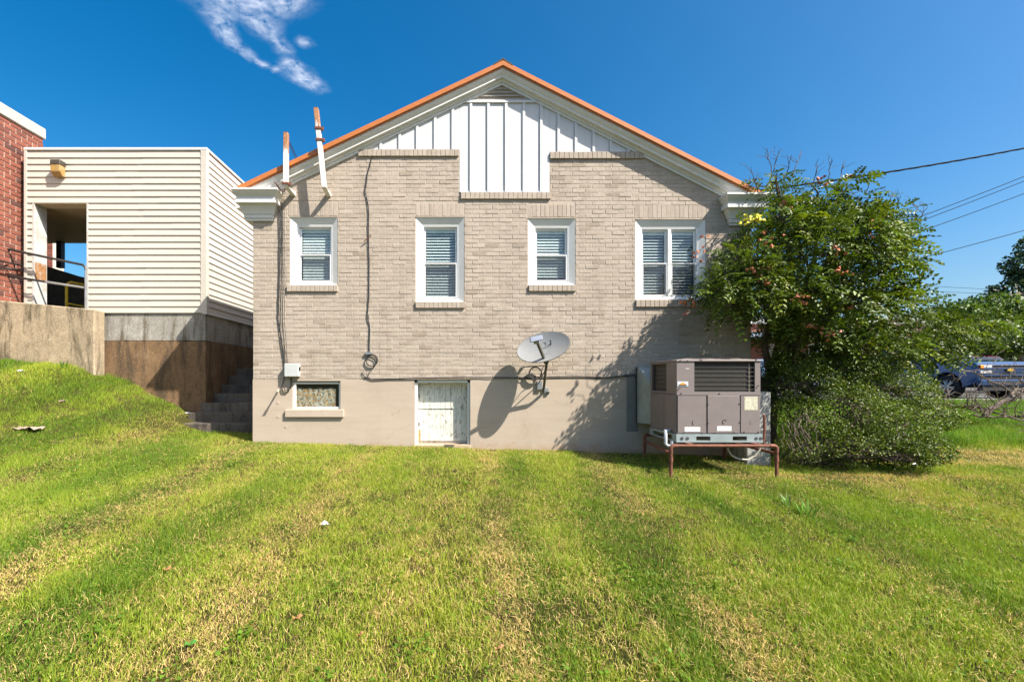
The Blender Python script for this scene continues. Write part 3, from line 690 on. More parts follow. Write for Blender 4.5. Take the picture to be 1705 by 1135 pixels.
def mast(name, foot, corner, top, lab, clamps, rusty):
    t = thing(name, foot, lab, 'vent mast', 'rusty vent masts at the gable')
    def sect(p, wx=.036, wy=.03): return [(p.x-wx, p.y-wy, p.z), (p.x+wx, p.y-wy, p.z), (p.x+wx, p.y+wy, p.z), (p.x-wx, p.y+wy, p.z)]
    mb = MB(); n_ = 9
    loops = [sect(corner+(top-corner)*k/n_) for k in range(n_+1)]; mb.loft(loops)
    mb.t = [max(0, (i//4)/n_-rusty)/(1-rusty) for i in range(len(mb.v))]
    mb.build('shaft', m_mast, t, bevel=.005)
    d = foot-corner; mb = MB(); s0 = sect(corner); s0 = [(x, y, z-.0) for x, y, z in s0]
    s1 = [(foot.x-.036, foot.y, foot.z-.03), (foot.x+.036, foot.y, foot.z-.03), (foot.x+.036, foot.y, foot.z+.04), (foot.x-.036, foot.y, foot.z+.04)]
    mb.loft([s0, s1]); mb.t = [.12]*8; mb.build('elbow', m_mast, t, bevel=.004)
    e = top; MB().box(e.x-.028, e.x+.028, e.y-.022, e.y+.022, e.z-.01, e.z+.012).build('cap', m_rust, t)
    for k in clamps:
        c_ = corner+(top-corner)*k; MB().box(c_.x-.05, c_.x+.055, c_.y-.042, c_.y+.04, c_.z-.018, c_.z+.018).build('clamp', m_rust, t, bevel=.004)
        MB().box(c_.x+.056, c_.x+.085, c_.y-.03, c_.y+.0, c_.z-.03, c_.z+.02).build('bolt', m_rust, t)
YM = YF-.245
mast('vent_mast', P(489, 324, YF), P(476, 310, YM), P(476.5, 222, YM), 'shorter rusty white mast beside the left eave corner', (.04,), .45)
mast('vent_mast', P(547.5, 325, YF), P(540, 313, YM), P(526.5, 181, YM), 'taller leaning white mast with rusty top above the left window', (.745, .6), .62)
# insulator bracket behind the short mast with two black lines running over the roof edge
ib = thing('line_bracket', P(465, 318, YF-.1), 'small insulator bracket with frayed lines beside the eave return', 'bracket')
MB().tube([P(457, 303, YF-.2), P(466, 315, YF-.12), P(474, 319, YF-.02)], .011, 6).build('arm', m_rust, ib)
MB().tube([P(470, 316, YF-.08), P(476, 324, YF-.06), P(470, 322, YF-.05), P(474, 316, YF-.05)], .007, 6).build('wire_loop', m_dark, ib)
MB().tube([P(482, 236, YM+.05), P(494, 262, YF+.3)], .006, 6).build('guy_wire', m_dark, ib); MB().tube([P(482, 240, YM+.05), P(492, 264, YF+.3)], .005, 6).build('guy_wire', m_dark, ib)

def wire(pts, r, mat=None): return MB().tube(pts, r, 6)
def wiggle(pts, n, amp, seed):
    random.seed(seed); out = []
    for i in range(len(pts)-1):
        for k in range(n):
            p = pts[i]+(pts[i+1]-pts[i])*k/n; out.append(p+Vector((random.uniform(-amp, amp), random.uniform(-.002, .002), 0)))
    out.append(pts[-1]); return out
cbn = thing('cable_bundle', P(478, 600, YF-.015), 'bundle of thin dark cables hanging down the left wall edge', 'cable')
for k, (a, b_, c_) in enumerate((((464.5, 348), (464, 480), (475, 622)), ((468.5, 330), (467, 500), (475, 605)), ((470.5, 330), (471, 500), (477.5, 605)), ((473, 330), (474.5, 480), (479, 605)))):
    yy = YF-.016-.004*k
    MB().tube(wiggle([P(*a, yy), P(a[0]+.8, 400, yy), P(*b_, yy), P(b_[0]-1.5, b_[1]+45, yy), P(*c_, yy)], 5, .004, k), (.007, .0045, .004, .004)[k], 6).build('cable', m_dark, cbn, smooth=True)
ub = thing('utility_box', P(487, 627, YF), 'small grey utility box above the basement window', 'utility box')
MB().box(fx(477), fx(500.5), YF-.10, YF-.002, fz(627), fz(605.5)).build('cover', M('pale grey plastic', (.46, .48, .47), .5, var=.06), ub, bevel=.008)
MB().box(fx(476), fx(478), YF-.07, YF, fz(626), fz(607)).build('hinge_side', m_alu, ub); MB().box(fx(500.6), fx(502), YF-.085, YF-.05, fz(617), fz(611)).build('latch', m_black, ub)
MB().tube([P(484, 628, YF-.05), P(484.5, 645, YF-.04), P(478, 652, YF-.03), P(471, 651, YF-.03), P(469, 645, YF-.03), P(473, 630, YF-.03), P(475, 612, YF-.02)], .008, 6).build('drip_loop', m_dark, ub, smooth=True)
MB().tube([P(486, 628, YF-.05), P(486, 640, YF-.04), P(481, 649, YF-.03), P(474, 649, YF-.03), P(472, 642, YF-.03)], .007, 6).build('drip_loop', m_dark, ub, smooth=True)
sp = thing('wall_spigot', P(463, 650, YF), 'short pipe stub jutting from the basement render below the utility box', 'pipe')
MB().tube([P(464, 649, YF+.01), P(462.5, 651, YF-.17)], .014, 8).build('stub', m_stucco, sp); MB().tube([P(462.5, 651, YF-.16), P(461.5, 653, YF-.2)], .021, 8).build('nozzle', m_stucco, sp)

cx = thing('coax_cable', P(615, 628, YF-.02), 'single dark cable with a coil hanging down the wall between two windows', 'cable')
yc = YF-.014
MB().tube(wiggle([P(*q, yc) for q in ((623, 252), (613, 285), (608, 318), (614, 345), (614, 395), (615, 480), (612, 525), (616, 545), (614, 590))], 4, .005, 9), .0075, 6).build('cable', m_dark, cx, smooth=True)
MB().tube(wiggle([P(*q, yc-.004) for q in ((616, 520), (617, 560), (618, 590))], 4, .004, 4), .004, 6).build('cable', M('pale cable', (.35, .34, .30), .5), cx)
MB().box(fx(609), fx(619), YF-.04, YF-.002, fz(590), fz(586)).build('splitter', m_alu, cx); MB().tube([P(606, 402, yc-.02), P(614, 395, yc-.03), P(618, 392, yc-.03)], .008, 6).build('staple', m_rust, cx)
for k, (dx, dy, r) in enumerate(((0, 0, 9), (.7, -.8, 9.6), (-.4, .7, 8.6))):
    MB().tube([P(618.5+dx+r*math.cos(t), 600+dy+r*1.05*math.sin(t), yc-.006-.006*k) for t in [i*math.tau/26 for i in range(27)]], .0055, 6).build('coil', m_dark, cx, smooth=True)
MB().tube([P(*q, yc-.006) for q in ((626, 604), (620, 615), (616, 617), (613, 626), (608, 629), (604, 622), (604, 617), (612, 627), (619, 631))], .0045, 6).build('loose_end', m_dark, cx, smooth=True)
hc = thing('ledge_cable', P(800, 628, YF-.015), 'black cable running level along the top of the basement', 'cable')
MB().tube(wiggle([P(*q, YF-.018) for q in ((606, 627), (620, 631.5), (690, 629.5), (780, 628), (860, 628.5), (960, 626), (1010, 628.5), (1045, 625.5), (1056, 624), (1061, 633), (1060, 690))], 5, .003, 2), .0085, 6).build('cable', m_dark, hc, smooth=True)
MB().tube(wiggle([P(*q, YF-.012) for q in ((880, 630), (960, 628), (1000, 629.5), (1045, 624))], 5, .003, 2), .005, 6).build('cable', m_dark, hc, smooth=True)

# ------------------------------------------------------------------ satellite dish
m_dish = M('grey dish paint', (.23, .235, .235), .45, var=.05, scale=8, spec=.4)
m_dark2 = M('dark grey dish metal', (.075, .07, .05), .5, .1, var=.2, scale=20)
yd = YF-.44
dc = P(904, 577, yd)
nrm = Vector((-.37, -.74, .56)).normalized()
dish = thing('satellite_dish', P(905, 650, YF), 'grey oval satellite dish on a bent wall mast', 'satellite dish')
right = nrm.cross(Vector((0, 0, 1))).normalized()*-1
if right.x < 0: right = -right
upv = right.cross(nrm); upv = upv if upv.z > 0 else -upv
rl2 = math.radians(13); r2 = right*math.cos(rl2)+upv*math.sin(rl2); u2 = -right*math.sin(rl2)+upv*math.cos(rl2)
A_, B_ = .40, .28
def dpt(r, t, off=0): return dc+r2*(A_*r*math.cos(t))+u2*(B_*r*math.sin(t))-nrm*(.075*(1-r*r)-off)
N = 48; loops = [[dpt(r, 2*math.pi*k/N) for k in range(N)] for r in (.03, .2, .4, .6, .8, .95, 1.0)]
loops += [[dpt(1.012, 2*math.pi*k/N, -.004) for k in range(N)], [dpt(1.0, 2*math.pi*k/N, -.014) for k in range(N)]]+[[dpt(r, 2*math.pi*k/N, -.012) for k in range(N)] for r in (.8, .5, .2, .03)]
MB().loft(loops).build('reflector', m_dish, dish, smooth=True)
refl = dish.children[0]
MB().tube([dpt(1.008, 2*math.pi*k/N, -.007) for k in range(N+1)], .0055, 6).build('rim', m_dark2, dish, smooth=True)
# printed mark and lettering lie on the reflector surface
m_ink = M('black print', (.02, .02, .025), .5); m_inkg = M('grey print', (.16, .17, .19), .5)
def on_dish(u, v, off=.0025):
    r = math.hypot(u/A_, v/B_); return dc+r2*u+u2*v-nrm*(.075*(1-min(1, r*r))-off)
def decal(name, polys, mat):
    mb = MB()
    for poly in polys:
        c0 = (sum(p[0] for p in poly)/len(poly), sum(p[1] for p in poly)/len(poly))
        n = len(poly); vs = [on_dish(*p) for p in poly]+[on_dish(*p, off=.0012) for p in poly]
        mb._add(vs, [tuple(range(n))]+[(i, (i+1) % n, (i+1) % n+n, i+n) for i in range(n)])
    return mb.build(name, mat, refl)
u0, v0 = .012, .055
arc = lambda cx_, cy_, r, a, b, n=10: [(cx_+r*math.cos(a+(b-a)*i/n), cy_+r*math.sin(a+(b-a)*i/n)) for i in range(n+1)]
sw1 = [(u0+.015, v0), (u0+.06, v0+.008), (u0+.092, v0+.022), (u0+.098, v0+.05), (u0+.085, v0+.075), (u0+.07, v0+.08), (u0+.102, v0+.084), (u0+.108, v0+.0), (u0+.06, v0-.006)]
sw2 = [(u0-.01, v0+.07), (u0+.015, v0+.066), (u0+.03, v0+.05), (u0+.028, v0+.035), (u0+.012, v0+.022), (u0+.02, v0+.036), (u0+.018, v0+.05), (u0+.005, v0+.06)]
def quads(poly):    # triangulate as strips about the centre line for concave shapes
    h = len(poly)//2; a = poly[:h+len(poly) % 2]; b = poly[::-1][:h]
    return [[a[i], a[i+1], b[i+1], b[i]] for i in range(min(len(a), len(b))-1)]
decal('swoosh_mark', [[(u0+.012, v0-.004), (u0+.06, v0), (u0+.06, v0+.012)], [(u0+.06, v0), (u0+.108, v0+.002), (u0+.095, v0+.03), (u0+.06, v0+.012)], [(u0+.095, v0+.03), (u0+.108, v0+.002), (u0+.110, v0+.086), (u0+.100, v0+.07)], [(u0+.1, v0+.07), (u0+.110, v0+.086), (u0+.074, v0+.084), (u0+.09, v0+.078)],
                      [(u0-.012, v0+.07), (u0+.008, v0+.058), (u0+.014, v0+.068)], [(u0+.008, v0+.058), (u0+.022, v0+.045), (u0+.032, v0+.05), (u0+.014, v0+.068)], [(u0+.022, v0+.045), (u0+.018, v0+.032), (u0+.028, v0+.03), (u0+.032, v0+.05)], [(u0+.018, v0+.032), (u0-.004, v0+.018), (u0+.008, v0+.016), (u0+.028, v0+.03)]], m_ink)
def text_on_dish(s, u, v, size, mat, name, space=1.0):
    cu_ = bpy.data.curves.new(name, 'FONT'); cu_.body = s; cu_.size = size; cu_.space_character = space; cu_.resolution_u = 2
    ob = bpy.data.objects.new(name, cu_); COL.objects.link(ob); dg = bpy.context.evaluated_depsgraph_get()
    me = bpy.data.meshes.new_from_object(ob.evaluated_get(dg)); bpy.data.objects.remove(ob)
    for vv in me.vertices: p = on_dish(u+vv.co.x, v+vv.co.y); vv.co = p
    me.materials.clear(); return link(name, me, mat, refl)
text_on_dish('DIRECTV', -.045, .018, .033, m_ink, 'lettering', 1.25)
text_on_dish('SlimLine', -.035, -.105, .034, m_inkg, 'lettering', 1.1)
for (u, v) in ((.075, -.035), (.1, -.14), (-.03, -.17)): decal('screw_mark', [[(u-.005, v-.005), (u+.005, v-.005), (u+.005, v+.005), (u-.005, v+.005)]], m_inkg)
a0 = P(909, 604, yd+.02); a1 = P(894.5, 569, yd-.36)
def barbox(p, q, w, h):
    d = (q-p).normalized(); s = d.cross(Vector((0, 0, 1))).normalized(); t = s.cross(d)
    return [[p+s*w*i+t*h*j for i, j in ((-1, -1), (1, -1), (1, 1), (-1, 1))], [q+s*w*i+t*h*j for i, j in ((-1, -1), (1, -1), (1, 1), (-1, 1))]]
MB().loft(barbox(a0, a1, .017, .024)).build('feed_arm', m_dark2, dish, bevel=.004)
fd = (a0-a1).normalized()
la, lb = a1-fd*.0, a1-fd*.07
MB().loft(barbox(la, lb, .04, .045)).build('feed_neck', M('pale blue-grey plastic', (.27, .30, .37), .45), dish, bevel=.006)
s_ = r2
c_ = lb; dd = (dc-c_).normalized()
MB().loft([[c_+s_*i*.088+u2*j*.045+Vector((0, .03, 0)) for i, j in ((-1, -1), (1, -1), (1, 1), (-1, 1))], [c_+s_*i*.088+u2*j*.045-Vector((0, .03, 0)) for i, j in ((-1, -1), (1, -1), (1, 1), (-1, 1))]]).build('feed_head', bpy.data.materials['pale blue-grey plastic'], dish, bevel=.008)
for i in (-1, 0, 1): MB().tube([c_+s_*i*.055+Vector((0, .028, 0)), c_+s_*i*.055+Vector((0, .065, .004))], .022, 12).build('feed_horn', m_white, dish, smooth=True)
mt_ = P(910, 606, yd+.06); mb_ = P(905.5, 645, YF-.16); ft = P(905, 650, YF-.02)
MB().tube([mt_+Vector((0, 0, .06)), mt_, mb_+(mt_-mb_)*.3, mb_, mb_+Vector((-.005, .05, -.05)), ft+Vector((0, -.02, -.02)), ft+Vector((0, .02, -.02))], .021, 10).build('mast', m_dark2, dish, smooth=True)
MB().loft(barbox(dc-nrm*.09+u2*-.12, mt_+Vector((0, 0, .02)), .035, .03)).build('back_bracket', m_dark2, dish, bevel=.004)
MB().box(fx(901), fx(913), YF-.02, YF-.005, fz(655), fz(645)).build('foot_plate', m_alu, dish, bevel=.004); MB().box(fx(909), fx(914), YF-.04, YF-.005, fz(655), fz(652)).build('bolt', m_black, dish)
w1 = P(870, 611, YF-.1)
w1 = P(871, 611, YF-.04); MB().tube([mt_+Vector((0, .01, -.02)), w1], .008, 6).build('stay_rod', m_dark2, dish); MB().box(w1.x-.018, w1.x+.018, w1.y-.01, YF-.004, w1.z-.015, w1.z+.015).build('stay_bracket', m_alu, dish)
w2 = P(896, 640, YF-.03); MB().tube([mt_+Vector((0, .01, -.05)), w2], .008, 6).build('stay_rod', m_dark2, dish); MB().box(fx(894), fx(902), YF-.05, YF-.004, fz(648), fz(634)).build('stay_bracket', m_alu, dish)
cc = thing('cable_coil', P(891, 632, YF-.05), 'coil of dark cable hanging under the satellite dish', 'cable')
for k in range(5):
    MB().tube([P(891.5+(9.5+.35*k)*math.cos(t)+random.uniform(-.3, .3), 621+(9.2+.3*k)*math.sin(t), YF-.05-.008*k) for t in [i*math.tau/24 for i in range(25)]], .0055, 6).build('loop', m_dark, cc, smooth=True)
MB().tube([P(885, 629, YF-.06), P(870, 630, YF-.04), P(862, 629, YF-.02)], .006, 6).build('tail', m_dark, cc); MB().tube([P(899, 628, YF-.06), P(903, 612, YF-.2), mt_], .006, 6).build('tail', m_dark, cc)

# ------------------------------------------------------------------ packaged air conditioner on a pipe stand
m_ac = M('mauve grey cabinet paint', (.20, .168, .162), .48, .1, var=.08, scale=5, dirt=(.20, .15, .12), dirtamt=.35, dscale=3.5, spec=.4)
m_coil, n, b, o = newmat('condenser coil fins'); wv = n.nodes.new('ShaderNodeTexWave'); wv.inputs['Scale'].default_value = 40; wv.bands_direction = 'X'
g = n.nodes.new('ShaderNodeNewGeometry'); n.links.new(g.outputs['Position'], wv.inputs['Vector'])
n.links.new(ramp(n, wv.outputs['Fac'], [(.3, (.02, .018, .015)), (.8, (.075, .065, .052))]), b.inputs['Base Color']); b.inputs['Roughness'].default_value = .6
Y0, Y1 = 6.0, 6.82
ex = lambda px: (px-PX)/F*Y0
ez = lambda py: H+(PY-py)/F*Y0
ac = thing('air_conditioner', (ex(1196), Y0, ez(736)), 'mauve grey packaged air conditioner beside the wall', 'air conditioner')
X0, X1 = ex(1127), ex(1266); ZT, ZM, ZL = ez(598), ez(656), ez(722)
gx0, gx1, gz0, gz1 = ex(1156), ex(1257), ez(652), ez(601)
body = MB(); wall_cells(body, X0, X1, ZM, ZT-.03, [(gx0, gx1, gz0, gz1)], Y0, Y0+.04)
sy0, sy1 = Y0+.3, Y1-.06; sz0, sz1 = ez(652), ez(604)
for (a, b_, c_, d_) in ((Y0+.04, sy0, ZM, ZT-.03), (sy1, Y1, ZM, ZT-.03), (sy0, sy1, ZM, sz0), (sy0, sy1, sz1, ZT-.03)): body.box(X0, X0+.03, a, b_, c_, d_)
body.box(X1-.03, X1, Y0+.04, Y1, ZM, ZT-.03); body.box(X0+.03, X1-.03, Y1-.03, Y1, ZM, ZT-.03)
body.box(X0+.004, X1-.004, Y0+.006, Y1-.004, ZL, ZM-.006)
body.build('cabinet', m_ac, ac)
lid = [[(X0-.012, Y0-.012, ZT-.03), (X1+.012, Y0-.012, ZT-.03), (X1+.012, Y1+.012, ZT-.03), (X0-.012, Y1+.012, ZT-.03)], [(X0-.012, Y0-.012, ZT-.008), (X1+.012, Y0-.012, ZT-.008), (X1+.012, Y1+.012, ZT-.008), (X0-.012, Y1+.012, ZT-.008)], [(X0+.2, Y0+.15, ZT+.02), (X1-.2, Y0+.15, ZT+.02), (X1-.2, Y1-.15, ZT+.02), (X0+.2, Y1-.15, ZT+.02)]]
MB().loft(lid).build('lid', m_ac, ac, bevel=.004)
MB().box(X0-.004, X1+.004, Y0-.008, Y0-.001, ZM-.012, ZM+.006).build('seam_trim', m_ac, ac)
MB().box(gx0+.001, gx1-.06, Y0+.045, Y0+.06, gz0-.01, gz1+.01).build('coil', m_coil, ac); MB().box(gx1-.06, gx1+.01, Y0+.1, Y0+.11, gz0-.01, gz1+.01).build('coil_end', m_room, ac); MB().box(gx1-.062, gx1-.045, Y0+.03, Y0+.05, gz0, gz1).build('coil_tube', M('coppery tube', (.3, .26, .2), .5), ac)
for k in range(7):
    zz = gz0+(gz1-gz0)*(k+.5)/7; MB().tube([(gx0, Y0+.012, zz), (gx1, Y0+.012, zz)], .0045, 6).build('guard_wire', m_black, ac)
for k in range(34):
    xx = gx0+(gx1-gx0)*(k+.5)/34; MB().tube([(xx, Y0+.018, gz0), (xx, Y0+.018, gz1)], .0018, 4).build('guard_bar', m_black, ac)
MB().box(X0+.045, X0+.055, sy0-.01, sy1+.01, sz0-.01, sz1+.01).build('side_coil', m_coil, ac)
for k in range(6): zz = sz0+(sz1-sz0)*(k+.5)/6; MB().tube([(X0+.012, sy0, zz), (X0+.012, sy1, zz)], .0045, 6).build('guard_wire', m_black, ac)
pan = ((1127.6, 1176), (1177, 1231.5), (1232.5, 1265.5))
for i, (a, b_) in enumerate(pan): MB().box(ex(a)+.004, ex(b_)-.002, Y0-.004-(.006 if i == 1 else 0), Y0+.005, ZL+.01, ZM-.016).build('access_panel', m_ac, ac, bevel=.004)
MB().box(X0-.004, X0+.003, Y0+.01, Y0+.36, ZL+.01, ZM-.016).build('side_panel', m_ac, ac, bevel=.003); MB().box(X0-.004, X0+.003, Y0+.37, Y1-.01, ZL+.01, ZM-.016).build('side_panel', m_ac, ac, bevel=.003)
m_lab = M('white label', (.66, .66, .65), .6, var=.1, scale=60); m_labo = M('yellowed label', (.50, .47, .36), .7, var=.25, scale=25, dirt=(.2, .18, .13), dirtamt=.7, dscale=30)
MB().box(ex(1139.5), ex(1165.5), Y0-.0065, Y0-.004, ez(718), ez(710.5)).build('label_strip', m_lab, ac); MB().box(ex(1193), ex(1217), Y0-.0125, Y0-.010, ez(717), ez(709)).build('label_strip', m_lab, ac)
MB().box(ex(1239), ex(1261), Y0-.0065, Y0-.004, ez(682.5), ez(660)).build('rating_plate', m_labo, ac)
bd = MB().box(ex(1127.6), ex(1145.5), Y0-.006, Y0-.0005, ez(642.5), ez(635)).build('badge', M('badge silver', (.55, .6, .66), .4), ac)
MB().prism([(ex(1130), ez(640)), (ex(1136), ez(636)), (ex(1143), ez(639.5)), (ex(1137), ez(641))], 'y', Y0-.008, Y0-.0062).build('badge_mark', M('badge orange', (.65, .26, .05), .4), bd)
MB().box(ex(1129.5), ex(1143), Y0-.0085, Y0-.0062, ez(641.6), ez(640.4)).build('badge_line', m_black, bd)
MB().box(ex(1141.5), ex(1147.5), Y0-.003, Y0-.0005, ez(614), ez(613)).build('scratch_mark', m_lab, ac)
# embossed marks on the panels
MB().box(ex(1152), ex(1153), Y0-.0065, Y0-.004, ez(707), ez(700.5)).build('embossed_mark', m_black, ac); MB().box(ex(1152), ex(1154.5), Y0-.0066, Y0-.004, ez(707), ez(706)).build('embossed_mark', m_black, ac)
ca_ = [(ex(1206)+.033*math.cos(t), Y0-.011, ez(702)+.026*math.sin(t)) for t in [math.pi*.25+i*math.pi*1.15/12 for i in range(13)]]; MB().tube(ca_, .004, 5).build('embossed_mark', m_black, ac)
MB().prism([(ex(1247), ez(706)), (ex(1253), ez(706)), (ex(1250), ez(698))], 'y', Y0-.0062, Y0-.004).build('warning_mark', M('faded print', (.17, .14, .14), .6), ac)
for (px, py) in ((1132, 600), (1144, 600.5), (1131, 646), (1133.5, 656-1.5), (1197, 655), (1262, 642), (1258, 599), (1178, 673), (1178, 704), (1230, 672), (1230.5, 703), (1138, 720.5), (1168, 720.5), (1189, 720), (1221, 719.5), (1238, 719), (1262, 719)):
    MB().disc((ex(px), Y0-.012, ez(py)), (0, 1, 0), .008, .008, 8).build('screw', m_black, ac)
# galvanised base rail with fork slots
ZR0, ZR1 = ez(735.5), ZL-.002; zm1, zm2 = ZR0+(ZR1-ZR0)*.2, ZR0+(ZR1-ZR0)*.72
m_zinc = M('dull zinc rail', (.30, .36, .37), .5, .35, var=.15, scale=12, dirt=(.16, .13, .10), dirtamt=.5)
rail = MB(); wall_cells(rail, X0-.012, X1+.02, ZR0, ZR1, [(ex(1158.5), ex(1182), zm1, zm2), (ex(1219), ex(1242.5), zm1, zm2)], Y0-.014, Y0+.01)
rail.box(X0-.012, X0+.012, Y0+.01, Y1, ZR0, zm1); rail.box(X0-.012, X0+.012, Y0+.01, Y1, zm2, ZR1); rail.box(X0-.012, X0+.012, Y0+.01, Y0+.12, zm1, zm2); rail.box(X0-.012, X0+.012, Y1-.12, Y1, zm1, zm2)
rail.box(X1-.004, X1+.02, Y0+.01, Y1, ZR0, ZR1); rail.box(X0+.012, X1-.004, Y1-.02, Y1, ZR0, ZR1)
rail.build('base_rail', m_zinc, ac); MB().box(X0-.016, X1+.024, Y0-.02, Y0-.0145, ZR0-.002, ZR0+.02).build('rail_flange', m_zinc, ac); MB().box(X0+.02, X1-.02, Y0+.1, Y1-.03, ZR1-.012, ZR1-.004).build('base_pan', m_black, ac)
for px in (1134.5, 1143.5, 1258, 1265.5): MB().disc((ex(px), Y0-.0165, (zm1+zm2)/2), (0, 1, 0), .021, .005, 14).build('lifting_hole', m_room, ac)
# drain trap
MB().tube([(X0+.02, Y0+.2, ZR1+.03), (X0-.06, Y0+.14, ZR1+.03), (X0-.12, Y0+.08, ZR1+.03), (X0-.12, Y0+.06, ZR1+.0), (X0-.12, Y0+.06, ZR0-.03), (X0-.10, Y0+.04, ZR0-.055), (X0-.06, Y0+.03, ZR0-.055), (X0-.05, Y0+.03, ZR0-.02), (X0-.05, Y0+.03, ZR0+.01)], .021, 8).build('drain_trap', M('grey plastic pipe', (.5, .54, .58), .45), ac, smooth=True)

# duct between unit and wall
m_duct = M('greenish galvanised duct', (.32, .37, .36), .45, .35, var=.15, scale=5, dirt=(.15, .16, .14), dirtamt=.5)
dct = thing('air_duct', (fx(1100), YF-.2, .9), 'galvanised duct flaring from the wall into the air conditioner', 'duct')
xa, xb_, za, zb2 = fx(1058), fx(1190), fz(703), fz(612)
R0 = [(xa, YF-.02, za), (xb_, YF-.02, za), (xb_, YF-.02, zb2), (xa, YF-.02, zb2)]
R0b = [(xa, YF-.12, za), (xb_, YF-.12, za), (xb_, YF-.12, zb2), (xa, YF-.12, zb2)]
R1 = [(X0+.06, Y1-.002, ZL+.04), (X1-.1, Y1-.002, ZL+.04), (X1-.1, Y1-.002, ZM+.05), (X0+.06, Y1-.002, ZM+.05)]
MB().loft([R0, R0b, R1]).build('flare', m_duct, dct, bevel=.004)
MB().box(xa-.006, xa-.002, YF-.06, YF-.03, za, zb2).build('seal', m_dark, dct); MB().box(fx(1043), fx(1062), YF-.008, YF-.0045, fz(718), fz(621)).build('patch_plate', M('grey cement patch', (.20, .185, .165), .9), dct)
MB().box(xa, xb_-.2, YF-.125, YF-.02, zb2+.001, zb2+.012).build('top_flange', m_duct, dct)

# pipe stand
ps = thing('pipe_stand', (ex(1200), 5.8, .38), 'rusty brown pipe stand under the air conditioner', 'stand')
yf = 5.86; zf = ZR0-.03; xs0, xs1 = (1117-PX)/F*yf, (1293-PX)/F*yf
gl = lambda x, y: float(gz(x, y))-.06
def leg(x, y): MB().tube([(x, y, gl(x, y)), (x, y, zf-.08)], .02, 10).build('leg', m_rust, ps, smooth=True); MB().tube([(x, y, zf-.20), (x, y, zf-.14)], .026, 10).build('coupling', m_rust, ps, smooth=True)
def elbow(a, b_, c_): MB().tube([a, a+(b_-a)*.7, b_+(c_-b_)*.12+(a-b_)*.12, b_+(c_-b_)*.3, c_], .025, 10).build('elbow', m_rust, ps, smooth=True)
V3 = lambda *a: Vector(a)
for x, y in ((xs0, yf), (xs1, yf), (fx(1065)-.04, 7.0), (xs1, 7.0)): leg(x, y)
elbow(V3(xs0, yf, zf-.09), V3(xs0, yf, zf), V3(xs0+.09, yf, zf)); elbow(V3(xs1, yf, zf-.09), V3(xs1, yf, zf), V3(xs1-.09, yf, zf))
MB().tube([(xs0+.08, yf, zf), (xs1-.08, yf, zf)], .02, 10).build('front_rail', m_rust, ps, smooth=True)
xb0 = fx(1065)-.04
MB().tube([(xb0, 7.0, zf), (xs1, 7.0, zf)], .02, 10).build('back_rail', m_rust, ps, smooth=True); elbow(V3(xb0, 7.0, zf-.09), V3(xb0, 7.0, zf), V3(xb0+.09, 7.0, zf))
MB().tube([(xb0, 6.99, zf-.09), (xs0, yf+.01, zf-.10)], .019, 10).build('side_rail', m_rust, ps, smooth=True); MB().tube([(xs1, 6.99, zf-.09), (xs1, yf+.01, zf-.10)], .019, 10).build('side_rail', m_rust, ps, smooth=True)
for x in (X0+.12, X1-.12): MB().box(x-.03, x+.03, yf, 7.0, zf+.0, ZR0-.003).build('bearer', m_rust, ps)
# conduit and hose on the right of the unit
cdt = thing('drain_hose', (ex(1250), 6.1, .5), 'looping pale hose and conduit hanging under the air conditioner', 'hose')
MB().tube([P(1272, 690, 6.1), P(1273, 715, 6.1), P(1271, 735, 6.1), P(1274, 742, 6.1)], .016, 8).build('conduit', m_rust, cdt, smooth=True)
hp = [(1211, 738), (1212, 748), (1218, 758), (1230, 764), (1246, 765), (1258, 758), (1265, 748), (1268, 738)]
MB().tube([P(a, b_, 6.12) for a, b_ in hp], .012, 8).build('hose', M('pale hose', (.36, .33, .27), .5), cdt, smooth=True)
blk = thing('concrete_post', P(1265, 770, 6.7), 'square mottled concrete post behind the air conditioner', 'post')
MB().box((1243-PX)/F*6.62, (1284-PX)/F*6.62, 6.62, 6.95, .2, H+(PY-652)/F*6.62).build('post', concrete('lichen concrete', (.36, .36, .34), (.18, .18, .16), (.5, .5, .47)), blk, bevel=.015)
# ------------------------------------------------------------------ vegetation builders
def norm(a): return a/np.maximum(np.linalg.norm(a, axis=-1, keepdims=True), 1e-9)
def leaflets(C, D, N_, L, Wd, col, fold=.25):
    """diamond leaflets: base C, direction D, face normal N_, length L, width Wd -> verts, tris, colours"""
    n = len(C); S = norm(np.cross(D, N_)); N2 = norm(np.cross(S, D))
    L = L[:, None]; Wd = Wd[:, None]
    mid = C+D*L*.45
    v = np.stack([C, mid+S*Wd-N2*Wd*fold*-1, C+D*L-N2*L*.12, mid-S*Wd+N2*Wd*fold], 1).reshape(-1, 3)
    i = np.arange(n)*4; t = np.concatenate([np.stack([i, i+1, i+2], 1), np.stack([i, i+2, i+3], 1)])
    return v, t, np.repeat(col, 4, 0)
def ellipsoid_pts(n, c, r, rg, shell=.55):
    d = norm(rg.normal(size=(n, 3))); rad = shell+(1-shell)*rg.random(n)**.6
    rad *= 1+.25*(fnoise(d[:, 0]*2.3+c[0]*5, d[:, 2]*2.3+c[2]*3+d[:, 1], 5)-.5)
    return np.asarray(c)+d*rad[:, None]*np.asarray(r), d
def shade(n, rg, base, var=.3, yellow=.1):
    k = np.clip(rg.normal(1, var*1.25, n), .3, 2.0)[:, None]; c = np.array(base)[None]*k
    y = rg.random(n) < yellow; c[y] = c[y]*np.array([1.9, 1.5, .9]); return c
